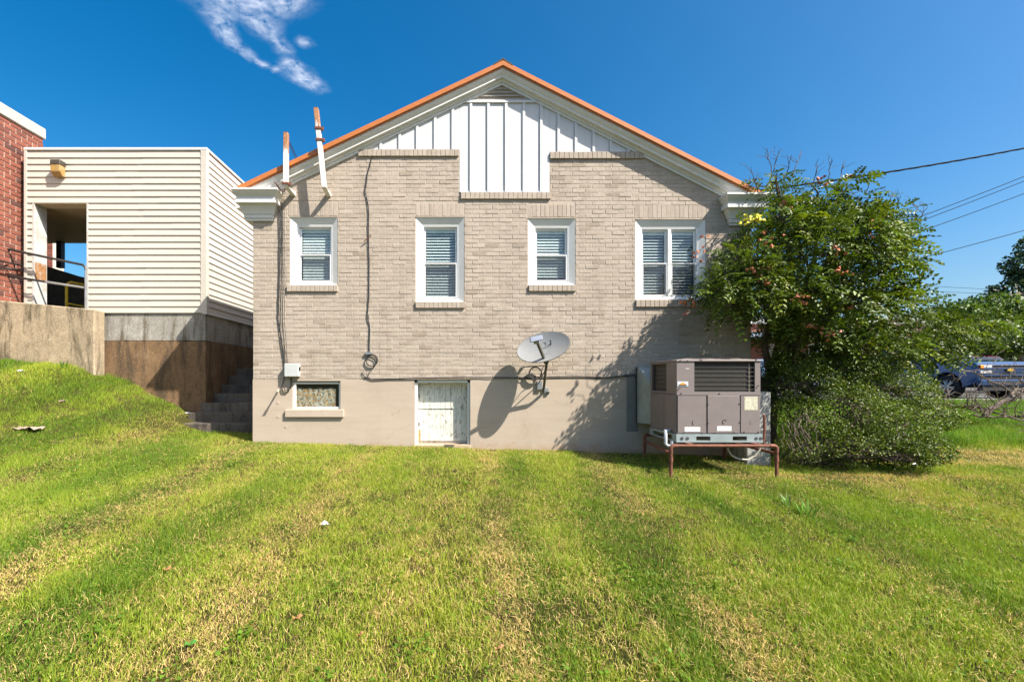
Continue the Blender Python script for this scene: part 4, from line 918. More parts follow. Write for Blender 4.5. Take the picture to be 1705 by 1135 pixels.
def compound_crown(name, clumps, rg, parent, mat, per, leaflen=.26, base=(.075, .135, .022), yellow=.07, pairs=6, llen=.058, lw=.017):
    C, D, N_, COLS, LL = [], [], [], [], []
    for (c, r) in clumps:
        n = int(per*(r[0]*r[1]+r[0]*r[2]+r[1]*r[2])/3)
        p, d = ellipsoid_pts(n, c, r, rg)
        k_ = fnoise(p[:, 0]*2.1+p[:, 1]*.9, p[:, 2]*2.1-p[:, 1]*.8, 93, 2) > .42; p, d = p[k_], d[k_]; n = len(p)
        ax_ = norm(d*np.array([1, 1, .35])+rg.normal(size=(n, 3))*.55+np.array([0, 0, -.12]))
        up = norm(np.array([0, 0, 1.0])+rg.normal(size=(n, 3))*.45+d*.3); S = norm(np.cross(ax_, up)); up = norm(np.cross(S, ax_))
        col = shade(n, rg, base, .28, yellow); szl = rg.uniform(.65, 1.3, n); ln = leaflen*szl
        for k in range(pairs):
            f = (k+.6)/pairs; b = p+ax_*(ln*f)[:, None]-np.array([0, 0, 1])*(ln*f*f*.32)[:, None]
            for s in (-1, 1):
                dd = norm(ax_*.55+S*s+rg.normal(size=(n, 3))*.16-np.array([0, 0, .15])); C.append(b); D.append(dd); N_.append(norm(up+rg.normal(size=(n, 3))*.22)); COLS.append(col*rg.uniform(.85, 1.15, (n, 1))); LL.append(np.full(n, llen)*(1-.35*abs(f-.45))*rg.uniform(.8, 1.2, n)*szl)
    C, D, N_, COLS, LL = [np.concatenate(a) for a in (C, D, N_, COLS, LL)]
    v, t, c = leaflets(C, D, N_, LL, LL*lw/llen, COLS)
    return link(name, np_mesh(name, v, t, c), mat, parent)
def simple_crown(name, clumps, rg, parent, mat, per, llen, lw, base, yellow=.1, shell=.6, up=.4, hollow=0):
    C, D, N_, COLS = [], [], [], []
    for (c, r) in clumps:
        n = int(per*(r[0]*r[1]+r[0]*r[2]+r[1]*r[2])/3); p, d = ellipsoid_pts(n, c, r, rg, shell)
        if hollow: k_ = fnoise(p[:, 0]*3.1+p[:, 1]*1.3, p[:, 2]*3.1-p[:, 1]*1.1, 91, 2) > hollow; p, d = p[k_], d[k_]; n = len(p)
        D.append(norm(d*.6+rg.normal(size=(n, 3))*.7+np.array([0, 0, -.1]))); N_.append(norm(d*.7+np.array([0, 0, up])+rg.normal(size=(n, 3))*.5)); C.append(p); COLS.append(shade(n, rg, base, .3, yellow))
    C, D, N_, COLS = [np.concatenate(a) for a in (C, D, N_, COLS)]
    L = llen*rg.uniform(.6, 1.25, len(C)); v, t, c = leaflets(C, D, N_, L, L*lw/llen, COLS)
    return link(name, np_mesh(name, v, t, c), mat, parent)
def branch(mb, a, b, r0, r1, n=6, bend=.12, seed=None, sides=7):
    a, b = Vector(a), Vector(b); L = (b-a).length; off = [Vector((0, 0, 0))]
    for k in range(1, n): off.append(Vector([random.uniform(-1, 1)*bend*L*.35 for _ in range(3)]))
    off.append(Vector((0, 0, 0))); pts = [a+(b-a)*(k/n)+off[k]+Vector((0, 0, bend*L*.4*math.sin(math.pi*k/n))) for k in range(n+1)]
    mb.tube(pts, [r0+(r1-r0)*k/n for k in range(n+1)], sides); return pts

# ------------------------------------------------------------------ goldenrain tree at the right corner of the house
random.seed(21); rg = np.random.default_rng(21)
tb = Vector(((1275-PX)/F*7.5, 7.5, float(gz(5.1, 7.5))-.08))
tree = thing('goldenrain_tree', tb, 'broad leafy tree with orange seed pods overhanging the right house corner', 'tree')
def cl(px, py, y, rx, ry, rz): return (np.array(P(px, py, y)), (rx, ry, rz))
clumps = [cl(1430, 345, 7.0, .30, .4, .22), cl(1462, 395, 7.1, .18, .4, .22), cl(1455, 485, 7.1, .28, .5, .26), cl(1328, 350, 6.9, .45, .55, .26), cl(1385, 345, 7.0, .62, .6, .34), cl(1312, 415, 6.65, .66, .8, .46), cl(1380, 420, 6.7, .85, .9, .62), cl(1432, 392, 7.0, .46, .6, .40), cl(1448, 445, 7.0, .38, .6, .36), cl(1362, 322, 6.95, .42, .5, .2), cl(1560, 572, 7.8, .45, .5, .2), cl(1292, 545, 7.5, .24, .35, .26),
          cl(1236, 440, 6.45, .30, .5, .26), cl(1235, 480, 6.4, .48, .6, .38), cl(1300, 480, 6.6, .6, .8, .40), cl(1380, 510, 6.8, .8, .9, .42), cl(1450, 520, 7.2, .7, .8, .38), cl(1525, 555, 7.6, .6, .7, .33), cl(1590, 550, 8.0, .55, .6, .26), cl(1645, 545, 8.4, .42, .5, .2),
          cl(1490, 590, 7.5, .45, .5, .22), cl(1540, 592, 7.7, .38, .45, .18), cl(1292, 302, 6.9, .22, .3, .14), cl(1300, 372, 6.7, .36, .5, .30), cl(1340, 560, 7.0, .55, .6, .30), cl(1440, 570, 7.0, .6, .6, .30), cl(1215, 500, 6.35, .25, .35, .22)]
mb = MB()
fk = tb+Vector((.05, -.02, 1.35)); branch(mb, tb, fk, .15, .12, 5, .05)
mb.tube([tb+Vector((-.03, -.01, -.1)), tb+Vector((0, 0, .25))], [.22, .15], 9)
limbs = []
for i, (c, r) in enumerate(clumps):
    st_ = fk+Vector((random.uniform(-.05, .05), random.uniform(-.04, .04), random.uniform(-.45, .1))) if i < 9 else (random.choice(limbs)[2] if limbs and i > 10 else fk)
    if np.linalg.norm(c-np.array(st_)) > 3.4 and limbs: st_ = min((l[k] for l in limbs for k in (2, 4, 6)), key=lambda q: (Vector(c)-q).length)
    limbs.append(branch(mb, st_, Vector(c), .07 if i < 9 else .035, .014, 6, .14))
    for k in range(7):
        d = rg.normal(size=3); d /= np.linalg.norm(d); e = c+d*np.array(r)*.9; s0 = limbs[-1][random.choice((3, 4, 5, 6))]; branch(mb, s0, Vector(e), .014, .004, 4, .15, sides=5)
mb.build('trunk', m_bark, tree, smooth=True)
compound_crown('crown', clumps, rg, tree, m_leaf, 1080, leaflen=.27, base=(.082, .124, .014), pairs=6, llen=.062, lw=.018, yellow=.12)
# bare whippy shoots above the crown
tw = MB(); m_shoot = M('dark thin shoot', (.06, .045, .04), .8)
for (px, py, y, tx, ty) in ((1285, 290, 6.9, 1277, 246), (1262, 315, 6.85, 1250, 278), (1286, 282, 6.9, 1300, 248), (1320, 288, 7, 1334, 252), (1355, 300, 7, 1363, 265), (1378, 300, 7, 1385, 262), (1398, 300, 7, 1405, 268), (1425, 305, 7, 1440, 278), (1442, 318, 7, 1452, 285), (1490, 350, 7.1, 1500, 325), (1520, 365, 7.1, 1532, 335), (1526, 368, 7.1, 1545, 345), (1475, 340, 7.1, 1492, 318), (1310, 287, 6.95, 1318, 258), (1272, 305, 6.85, 1238, 298)):
    a, b_ = P(px, py+6, y), P(tx, ty, y+random.uniform(-.2, .2)); pts = branch(tw, a, b_, .007, .0025, 6, .10, sides=4)
    for q in range(3):
        s0 = random.choice(pts[2:5]); branch(tw, s0, s0+Vector((random.uniform(-.22, .22), random.uniform(-.1, .1), random.uniform(.02, .22))), .004, .0018, 5, .25, sides=4)
tw.build('bare_shoots', m_shoot, tree)['kind'] = 'stuff'
# papery seed pods in clusters
m_pod = M('orange brown papery pod', (.42, .13, .06), .7, var=.4, scale=30); m_pod2 = M('pale pink brown pod', (.50, .24, .15), .7, var=.3, scale=30); m_flow = M('yellow blossom', (.62, .55, .03), .6)
def podmesh(mat, s):
    mb = MB(); mb.loft([[(s*.5*r*math.cos(2*math.pi*k/3+w), s*.5*r*math.sin(2*math.pi*k/3+w), z*s) for k in range(3)] for r, z, w in ((.25, .55, 0), (1, .15, 0), (.85, -.3, .15), (.12, -.75, .2))]); me = mb.mesh('seed_pod'); me.materials.append(mat); return me
pods = [podmesh(m_pod, .05), podmesh(m_pod, .042), podmesh(m_pod2, .048)]; flo = podmesh(m_flow, .045)
pc = [(1400, 452, 5.75, 8), (1460, 368, 6.3, 6), (1265, 450, 6.1, 5), (1270, 387, 6.25, 5), (1310, 340, 6.35, 5), (1330, 490, 5.9, 6), (1345, 500, 5.9, 3), (1250, 455, 6.0, 6), (1505, 425, 6.5, 8), (1495, 437, 6.5, 5), (1420, 510, 6.0, 4), (1372, 300, 6.6, 5), (1415, 293, 6.8, 3), (1270, 470, 5.9, 4), (1450, 385, 6.3, 5), (1355, 545, 6.3, 7), (1378, 555, 6.3, 9), (1168, 415, 6.3, 4), (1160, 430, 6.3, 3), (1150, 505, 6.5, 5), (1138, 515, 6.5, 4), (1172, 392, 6.4, 2), (1520, 540, 6.9, 4), (1400, 425, 5.8, 4), (1290, 400, 5.9, 4)]
for (px, py, y, n) in pc:
    c0 = P(px, py, y)
    for k in range(n):
        o = bpy.data.objects.new('seed_pod', pods[2] if px in (1355, 1378) and k % 3 else random.choice(pods[:2])); COL.objects.link(o)
        o.location = Vector((c0.x+random.gauss(0, .05), c0.y+random.gauss(0, .06), c0.z+random.gauss(0, .05)))-tb; o.rotation_euler = [random.uniform(0, 3) for _ in range(3)]; o.parent = tree
for k in range(22):
    o = bpy.data.objects.new('blossom', flo); COL.objects.link(o); c0 = P(1252, 366, 6.2); o.location = c0+Vector((random.gauss(0, .07), random.gauss(0, .06), random.gauss(0, .045)))-tb; o.rotation_euler = [random.uniform(0, 3) for _ in range(3)]; o.parent = tree
# thin twigs carrying the pods at the left tip
tg = MB()
for a, b_ in (((1200, 470, 6.35), (1172, 390, 6.35)), ((1195, 460, 6.35), (1160, 430, 6.3)), ((1185, 500, 6.4), (1138, 515, 6.5)), ((1195, 495, 6.4), (1152, 506, 6.5))): branch(tg, P(*a), P(*b_), .006, .002, 5, .1, sides=4)
tg.build('pod_twigs', m_shoot, tree)['kind'] = 'stuff'

# ------------------------------------------------------------------ small-leaved shrub mound
random.seed(5); rg = np.random.default_rng(5)
sb = Vector((5.6, 6.7, float(gz(5.6, 6.7)))); shrub = thing('mounded_shrub', sb, 'dense small-leaved shrub mounded beneath the tree beside the concrete post', 'shrub')
sc = [cl(1325, 612, 7.0, .40, .5, .24), cl(1440, 605, 7.1, .5, .5, .22), cl(1330, 640, 6.9, .45, .6, .33), cl(1400, 620, 7.1, .7, .7, .36), cl(1470, 650, 7.0, .6, .7, .36), cl(1340, 700, 6.6, .42, .5, .42), cl(1410, 690, 6.5, .55, .6, .48), cl(1480, 715, 6.4, .55, .55, .42), cl(1530, 745, 6.3, .35, .45, .24), cl(1420, 745, 6.25, .55, .5, .28), cl(1340, 750, 6.45, .40, .4, .24), cl(1495, 760, 6.2, .42, .4, .16), cl(1300, 640, 7.3, .3, .5, .5), cl(1540, 690, 6.9, .4, .5, .26)]
simple_crown('foliage', sc, rg, shrub, m_leaf, 30000, .030, .0095, (.080, .122, .016), .22, .5, .5, .45)
mb = MB()
for k in range(60):
    c, r = random.choice(sc); d = rg.normal(size=3); d /= np.linalg.norm(d); branch(mb, sb+Vector((random.uniform(-.8, .6), random.uniform(-.1, .5), -.05)), Vector(c+d*np.array(r)*.85), .012, .004, 5, .25, sides=5)
for k in range(10):                                  # hooped bare stems on the near left side
    x = random.uniform(1300, 1350); a = P(x, 700+random.uniform(-8, 14), 6.05); b_ = P(x+random.uniform(-18, 24), 752+random.uniform(-10, 12), 6.0); branch(mb, a, b_, .006, .004, 6, .4, sides=4)
mb.build('stems', m_twig, shrub)
dk = MB()      # dense inner wood so that the middle of the shrub is not see-through
for (c, r) in sc:
    for k in range(40): 
        d = rg.normal(size=3); d /= np.linalg.norm(d); e = rg.normal(size=3); e /= np.linalg.norm(e); branch(dk, Vector(c+d*np.array(r)*.5), Vector(c+e*np.array(r)*.5), .007, .004, 2, .2, sides=4)
dk.build('inner_twigs', m_twig, shrub)['kind'] = 'stuff'

# ------------------------------------------------------------------ dead branches
random.seed(11)
def deadbranch(a, b_, r, lab, tw_n):
    t = thing('dead_branch', a, lab, 'branch', 'fallen dead branches by the parking lot'); mb = MB(); pts = branch(mb, a, b_, r, r*.35, 9, .10); mb.build('limb', m_bark if r > .03 else m_twig, t, smooth=True); mb = MB()
    for k in range(tw_n):
        s0 = random.choice(pts[1:]); d = Vector((random.uniform(-.7, .7), random.uniform(-.5, .5), random.uniform(-.25, .5))); p2 = branch(mb, s0, s0+d, r*.3, .004, 5, .22, sides=5)
        for q in range(2): s1 = random.choice(p2[2:]); branch(mb, s1, s1+d*.35+Vector((random.uniform(-.25, .25), 0, random.uniform(-.2, .25))), .006, .003, 4, .25, sides=4)
    mb.build('twigs', m_twig, t)['kind'] = 'stuff'
deadbranch(P(1640, 692, 9.3), P(1730, 640, 9.6), .055, 'thick dark fallen limb rising at the right edge', 10)
deadbranch(P(1560, 672, 9.8), P(1710, 700, 9.2), .035, 'long twiggy fallen branch lying in front of the truck wheel', 26)
deadbranch(P(1520, 672, 9.9), P(1650, 690, 9.5), .028, 'fallen branch tangled at the edge of the shrub', 24)
deadbranch(P(1700, 662, 9.9), P(1590, 612, 10.1), .022, 'slim pale branch sticking up before the truck headlight', 12)
deadbranch(P(1620, 690, 9.2), P(1730, 706, 8.9), .022, 'thin dead branch nearest the tall grass', 22)

# ------------------------------------------------------------------ parking lot, kerb
lot = link('parking_lot', MB().box(9, 70, 13.6, 60, .5, .906).mesh('parking_lot'), M('asphalt', (.075, .073, .07), .9, var=.25, scale=8, bmp=.4)); setp(lot, 'grey asphalt parking lot behind the lawn', kind='structure')
kb = link('kerb', MB().box(9, 70, 13.35, 13.6, .5, 1.0).mesh('kerb', bevel=.02), m_conc_grey); setp(kb, 'pale concrete kerb along the parking lot', kind='structure')

# ------------------------------------------------------------------ vehicles
m_blue = M('metallic blue paint', (.008, .055, .17), .22, .45, var=.05, scale=3, spec=.6, coat=1.0)
m_chrome = M('chrome', (.62, .63, .65), .15, 1.0, var=.05); m_tyre = M('tyre rubber', (.02, .02, .02), .85); m_rim = M('alloy rim', (.55, .56, .58), .3, .9, var=.05)
m_carglass = M('dark car glass', (.02, .025, .03), .05, 0, spec=.8); m_plast = M('black plastic', (.022, .022, .024), .55); m_lens = M('clear headlight', (.55, .58, .62), .1, .2, spec=.9); m_amb = M('amber lamp', (.75, .25, .03), .25); m_gold = M('gold emblem', (.75, .50, .08), .3, .6)
def arcpts(cy, cz, r, a0, a1, n): return [(cy+r*math.cos(a0+(a1-a0)*i/n), cz+r*math.sin(a0+(a1-a0)*i/n)) for i in range(n+1)]
def wheel(par, x, y, z, r, side):
    mb = MB(); N = 28
    w = par_w = .24
    loops = []
    for (dx, rr) in ((-.12, .60), (-.125, .85), (-.105, .97), (-.06, 1.0), (.06, 1.0), (.105, .97), (.125, .85), (.12, .60)): loops.append([(x+dx, y+rr*r*math.cos(2*math.pi*k/N), z+rr*r*math.sin(2*math.pi*k/N)) for k in range(N)])
    loops.append(loops[0]); mb.loft(loops, cap=False); ty = mb.build('wheel', m_tyre, par, smooth=True)
    mb = MB(); xo = x+side*.10
    mb.tube([(xo-.03*side, y, z), (xo+.0*side, y, z)], .16*r, 14)
    lo = [[(x+side*d, y+rr*r*math.cos(2*math.pi*k/N), z+rr*r*math.sin(2*math.pi*k/N)) for k in range(N)] for d, rr in ((.118, .62), (.10, .56), (.02, .54), (.02, .61), (.118, .62))]; mb.loft(lo, cap=False)
    for k in range(6):
        a = 2*math.pi*k/6+.2
        for s in (-.13, .13):
            p0 = Vector((xo, y+.1*r*math.cos(a+s), z+.1*r*math.sin(a+s))); p1 = Vector((xo-.015*side, y+.57*r*math.cos(a+s*1.15), z+.57*r*math.sin(a+s*1.15))); mb.loft(barbox(p0, p1, .026, .016))
    mb.build('rim', m_rim, ty, smooth=True); MB().disc((x+side*.01, y, z), (1, 0, 0), .52*r, .02, 24).build('brake_disc', m_plast, ty)
def section(pts2, y): return [(p[0], y, p[1]) for p in pts2]
TX, TY, TZ = 17.25, 15.05, .906
tk = thing('pickup_truck', (TX+1, TY+2.8, TZ), 'blue pickup truck with chrome grille parked behind the branches', 'pickup truck')
def body_side(prof, x0, x1, taper=.06):      # side profile (y,z) extruded over the width with rounded shoulders
    mb = MB(); n = len(prof)
    def loop(x, ins): return [(x, p[0], p[1]) for p in prof]
    mb.loft([loop(x0+taper*0, 0), loop(x1, 0)]); return mb
wr = .41; yw1, yw2 = .98, 4.62; zw = .41
def T_(p): return (TY+p[0], TZ+p[1])
prof = [(.10, .52), (.0, .62), (-.02, .95), (.03, 1.16), (.12, 1.22), (1.55, 1.30), (3.65, 1.32), (5.78, 1.34), (5.82, .62), (5.70, .55)]
prof += arcpts(yw2, zw, .50, -.05, math.pi+.05, 12)[0:]+[(yw2-.52, .36), (yw1+.52, .36)]+arcpts(yw1, zw, .50, -.05, math.pi+.05, 12)
mb = MB().prism([T_(p) for p in prof], 'x', TX, TX+2.0); mb.build('body', m_blue, tk, bevel=.045, seg=2)
hood = [[(TX+.08, TY+.10, TZ+1.2), (TX+1.92, TY+.10, TZ+1.2), (TX+1.86, TY+.14, TZ+1.25), (TX+.14, TY+.14, TZ+1.25)], [(TX+.06, TY+.8, TZ+1.25), (TX+1.94, TY+.8, TZ+1.25), (TX+1.80, TY+.8, TZ+1.34), (TX+.20, TY+.8, TZ+1.34)], [(TX+.06, TY+1.6, TZ+1.28), (TX+1.94, TY+1.6, TZ+1.28), (TX+1.82, TY+1.6, TZ+1.385), (TX+.18, TY+1.6, TZ+1.385)]]
MB().loft(hood).build('hood', m_blue, tk, bevel=.02, seg=2)
def cabloop(y, z, ins): return [(TX+.05+ins, y, z), (TX+1.95-ins, y, z)]
c0 = [(TX+.05, TY+1.55, TZ+1.30), (TX+1.95, TY+1.55, TZ+1.30), (TX+1.95, TY+3.75, TZ+1.31), (TX+.05, TY+3.75, TZ+1.31)]
c1 = [(TX+.22, TY+2.35, TZ+1.88), (TX+1.78, TY+2.35, TZ+1.88), (TX+1.78, TY+3.55, TZ+1.88), (TX+.22, TY+3.55, TZ+1.88)]
c2 = [(TX+.34, TY+2.5, TZ+1.94), (TX+1.66, TY+2.5, TZ+1.94), (TX+1.66, TY+3.4, TZ+1.94), (TX+.34, TY+3.4, TZ+1.94)]
MB().loft([c0, c1, c2]).build('cab', m_blue, tk, bevel=.02)
def quadpane(name, a, b_, c_, d_, off, mat, par): 
    n = (Vector(b_)-Vector(a)).cross(Vector(d_)-Vector(a)).normalized(); n = n if n.dot(Vector(off)) > 0 else -n
    q = [Vector(v) for v in (a, b_, c_, d_)]; MB().loft([[v-n*.01 for v in q], [v+n*.006 for v in q]]).build(name, mat, par)
lerp = lambda a, b_, t: tuple(a[i]+(b_[i]-a[i])*t for i in range(3))
def inset(a, b_, c_, d_, e, f): # shrink a quad a-b-c-d
    ce = tuple((a[i]+b_[i]+c_[i]+d_[i])/4 for i in range(3)); return [lerp(v, ce, e) for v in (a, b_, c_, d_)]
quadpane('windscreen', *inset(c0[0], c0[1], c1[1], c1[0], .09, 0), (0, -1, .5), m_carglass, tk); quadpane('rear_window', *inset(c0[2], c0[3], c1[3], c1[2], .2, 0), (0, 1, .5), m_carglass, tk)
mfr = lambda t: (lerp(c0[0], c0[3], t), lerp(c1[0], c1[3], t)); 
for (t0, t1) in ((.18, .56), (.60, .96)):
    a, d_ = mfr(t0); b_, c_ = mfr(t1); quadpane('side_window', *inset(a, b_, c_, d_, .08, 0), (-1, 0, .2), m_carglass, tk)
for y in (1.72, 2.82, 3.72): MB().box(TX-.004, TX+.004, TY+y-.006, TY+y+.006, TZ+.62, TZ+1.28).build('door_gap', m_plast, tk)
for y in (2.62, 3.55): MB().box(TX-.025, TX, TY+y-.1, TY+y+.06, TZ+1.10, TZ+1.13).build('door_handle', m_chrome, tk, bevel=.006)
MB().box(TX-.22, TX+.02, TY+1.85, TY+1.95, TZ+1.30, TZ+1.50).build('wing_mirror', m_blue, tk, bevel=.03, seg=2)
MB().tube([(TX-.06, TY+1.7, TZ+.42), (TX-.09, TY+1.9, TZ+.40), (TX-.09, TY+3.7, TZ+.40), (TX-.06, TY+3.9, TZ+.42)], .055, 10).build('running_board', m_chrome, tk, smooth=True)
for x, s in ((TX+.13, -1), (TX+1.87, 1)):
    for y in (yw1, yw2): wheel(tk, x, TY+y, TZ+wr, wr, s)
yfz = TY-.02
MB().box(TX+.05, TX+1.95, TY-.015, TY+.04, TZ+.66, TZ+1.16).build('grille', m_plast, tk, bevel=.02)
for zz, h in ((1.02, .05), (.80, .05), (1.145, .02)): MB().box(TX+.12, TX+1.88, TY-.05, TY-.012, TZ+zz-h/2, TZ+zz+h/2).build('grille_bar', m_blue if h > .03 else m_chrome, tk, bevel=.012)
for x0_, x1_ in ((TX+.02, TX+.42), (TX+1.58, TX+1.98)):
    MB().box(x0_, x1_, TY-.045, TY+.02, TZ+1.04, TZ+1.15).build('headlight', m_lens, tk, bevel=.015); MB().box(x0_ if x0_ < TX+1 else x1_-.12, x0_+.12 if x0_ < TX+1 else x1_, TY-.052, TY+.10, TZ+1.03, TZ+1.145).build('turn_lamp', m_amb, tk, bevel=.012)
    MB().box(x0_, x1_, TY-.04, TY+.02, TZ+.86, TZ+.96).build('headlight', m_lens, tk, bevel=.015)
e = TX+1.0; MB().prism([(e-.13, TZ+.95), (e-.05, TZ+.95), (e-.04, TZ+.925), (e+.04, TZ+.925), (e+.05, TZ+.95), (e+.13, TZ+.95), (e+.10, TZ+1.01), (e+.05, TZ+1.01), (e+.04, TZ+1.035), (e-.04, TZ+1.035), (e-.05, TZ+1.01), (e-.10, TZ+1.01)], 'y', TY-.075, TY-.05).build('emblem', m_gold, tk)
MB().box(TX+.0, TX+2.0, TY-.10, TY+.06, TZ+.46, TZ+.66).build('bumper', m_blue, tk, bevel=.03, seg=2); MB().box(TX+.2, TX+1.8, TY-.108, TY-.09, TZ+.52, TZ+.60).build('bumper_inlay', m_plast, tk); MB().box(TX+.06, TX+1.94, TY-.06, TY+.1, TZ+.28, TZ+.455).build('air_dam', m_plast, tk, bevel=.02)
def car(x, y, z, paint, lab, L=4.7, Wd=1.85, Ht=1.7):
    t = thing('parked_car', (x+Wd/2, y+L/2, z), lab, 'car')
    pr_ = [(0, .4), (-.02, .75), (.1, .92), (1.15, 1.05), (L-.25, 1.06), (L, .95), (L, .4)]+arcpts(L-.9, .34, .4, 0, math.pi, 8)+arcpts(.9, .34, .4, 0, math.pi, 8)
    MB().prism([(y+p[0], z+p[1]) for p in pr_], 'x', x, x+Wd).build('body', paint, t, bevel=.05, seg=2)
    a = [(x+.05, y+1.1, z+1.03), (x+Wd-.05, y+1.1, z+1.03), (x+Wd-.05, y+L-.15, z+1.04), (x+.05, y+L-.15, z+1.04)]; b2 = [(x+.22, y+1.9, z+Ht-.06), (x+Wd-.22, y+1.9, z+Ht-.06), (x+Wd-.22, y+L-.6, z+Ht-.06), (x+.22, y+L-.6, z+Ht-.06)]; b3 = [(x+.34, y+2.05, z+Ht), (x+Wd-.34, y+2.05, z+Ht), (x+Wd-.34, y+L-.8, z+Ht), (x+.34, y+L-.8, z+Ht)]
    MB().loft([a, b2, b3]).build('cabin', paint, t, bevel=.02)
    quadpane('windscreen', *inset(a[0], a[1], b2[1], b2[0], .08, 0), (0, -1, .5), m_carglass, t)
    for (t0, t1) in ((.2, .55), (.58, .92)): quadpane('side_window', *inset(lerp(a[0], a[3], t0), lerp(a[0], a[3], t1), lerp(b2[0], b2[3], t1), lerp(b2[0], b2[3], t0), .1, 0), (-1, 0, .2), m_carglass, t)
    for xx, s in ((x+.12, -1), (x+Wd-.12, 1)):
        for yy in (.9, L-.9): wheel(t, xx, y+yy, z+.34, .34, s)
    for xx in (x+.05, x+Wd-.4): MB().box(xx, xx+.35, y-.04, y+.03, z+.68, z+.82).build('headlight', m_lens, t, bevel=.01)
    MB().box(x+.45, x+Wd-.45, y-.035, y+.02, z+.55, z+.8).build('grille', m_plast, t)
car(25.6, 21.0, .906, M('maroon paint', (.10, .012, .03), .25, .3, coat=1), 'dark maroon car parked behind the blue truck', 4.8, 1.95, 1.85)
car(23.2, 24.0, .906, M('silver paint', (.5, .5, .5), .3, .5, coat=1), 'silver car parked behind the truck hood', 4.6, 1.8, 1.65)
car(12.2, 17.0, .906, M('pale blue-grey paint', (.30, .38, .48), .3, .4, coat=1), 'pale blue-grey car glimpsed through the tree beside the house', 4.5, 1.8, 1.5)

# ------------------------------------------------------------------ far brick building behind the tree
fb = thing('far_brick_building', (22, 30, .9), 'distant red brick building with white trim glimpsed through the tree', 'building')
bx0, bx1, by, bz1 = 17.0, 33.0, 30.0, 5.2
m_farb = tone_mat('far red brick', [(0, (.30, .115, .075)), (1, (.30, .115, .075))], nscale=6, bmp=.2)
fw = MB(); wins = [(bx0+1+i*2.6, bx0+2.1+i*2.6, 2.2, 3.9) for i in range(6)]
wall_cells(fw, bx0, bx1, .5, bz1, wins, by, by+.3); fw.box(bx0, bx0+.3, by+.3, by+9, .5, bz1); fw.box(bx1-.3, bx1, by+.3, by+9, .5, bz1); fw.build('wall', m_farb, fb)
MB().box(bx0-.2, bx1+.2, by-.2, by+9, bz1, bz1+.35).build('roof', m_white, fb)
for w in wins:
    mb = MB(); ring(mb, (w[0]+.01, w[1]-.01, w[2]+.01, w[3]-.01), (w[0]+.1, w[1]-.1, w[2]+.1, w[3]-.1), by+.05, by+.06, by+.15); wn = mb.build('window', m_white, fb); MB().box(w[0]+.09, w[1]-.09, by+.1, by+.11, w[2]+.09, w[3]-.09).build('pane', m_carglass, wn)
for i in range(5): MB().tube([(bx0+.5+i*2.6, by-1.5, .5), (bx0+.5+i*2.6, by-1.5, 4.2)], .13, 10).build('column', m_white, fb, smooth=True)
MB().box(bx0, bx1-3, by-1.8, by, 4.2, 4.5).build('canopy', M('blue grey canopy', (.22, .28, .36), .6), fb)

# ------------------------------------------------------------------ background trees, pole, wires
def bgtree(base, h, clumps_, lab, seed, colr, per, ll):
    random.seed(seed); rg = np.random.default_rng(seed); t = thing('background_tree', base, lab, 'tree', 'trees behind the parking lot'); mb = MB(); base = Vector(base)
    top = base+Vector((0, 0, h*.55)); branch(mb, base, top, .28, .14, 6, .04)
    for (c, r) in clumps_:
        p = branch(mb, base+Vector((0, 0, h*random.uniform(.25, .55))), Vector(c), .10, .03, 5, .08)
        for k in range(5): d = rg.normal(size=3); d /= np.linalg.norm(d); branch(mb, p[-2], Vector(c+d*np.array(r)*.85), .03, .01, 3, .1, sides=5)
    mb.build('trunk', m_bark, t, smooth=True); simple_crown('crown', clumps_, rg, t, m_leaf, per, ll, ll*.36, colr, .1, .45, .6)
bgtree(P(1640, 612, 26), 5, [cl(1600, 530, 26, 1.6, 1.6, .9), cl(1650, 515, 26, 1.7, 1.6, .9), cl(1690, 540, 25, 1.4, 1.4, .9), cl(1630, 560, 25, 2.0, 1.6, .9), cl(1690, 575, 25, 1.5, 1.4, .6), cl(1575, 560, 25, 1.2, 1.2, .7)], 'light green roundish tree behind the blue truck', 31, (.075, .125, .02), 1100, .20)
bgtree(P(1725, 600, 31), 9, [cl(1720, 440, 31, 1.6, 1.6, .9), cl(1695, 480, 31, 1.5, 1.5, .55), cl(1690, 510, 31, 1.9, 1.7, .5), cl(1715, 460, 31, 1.2, 1.2, .6), cl(1725, 410, 31, 1.0, 1, .8), cl(1685, 535, 31, 1.5, 1.4, .4)], 'dark layered tree standing at the right edge behind the pole', 32, (.04, .075, .03), 900, .22)
bgtree(P(1480, 605, 40), 6, [cl(1440, 575, 40, 3, 2.5, 1.5), cl(1500, 570, 40, 3, 2.5, 1.5), cl(1560, 575, 40, 3, 2.5, 1.6)], 'broad dark tree half hidden beyond the truck', 33, (.045, .08, .02), 420, .3)
rg = np.random.default_rng(77)
hd = simple_crown('treeline', [(np.array([x, 62+rg.uniform(-3, 3), 2.6+rg.uniform(-.3, .8)]), (3.4, 2.5, 2.2+rg.uniform(0, .9))) for x in np.arange(34, 105, 3.6)], rg, None, m_leaf, 130, .55, .22, (.06, .095, .03), .1, .5, .5); setp(hd, 'dark line of distant trees on the horizon', 'trees', kind='stuff')
pl = thing('utility_pole', P(1703, 608, 27), 'weathered wooden utility pole with crossarm at the right edge', 'utility pole')
b_ = P(1703, 612, 27); m_pole = M('weathered pole timber', (.20, .155, .11), .9, var=.25, scale=6, stretch=(4, 4, .4))
MB().tube([(b_.x, b_.y, .8), (b_.x, b_.y, H+(PY-487)/F*27)], [.17, .13], 10).build('pole', m_pole, pl, smooth=True); MB().tube([P(1678, 494, 27), P(1722, 484, 27)], .06, 6).build('crossarm', m_pole, pl)
for px in (1682, 1692, 1712): q = P(px, 492-(px-1678)*.22, 27); MB().tube([q, q+Vector((0, 0, .22))], .045, 8).build('insulator', m_white, pl)
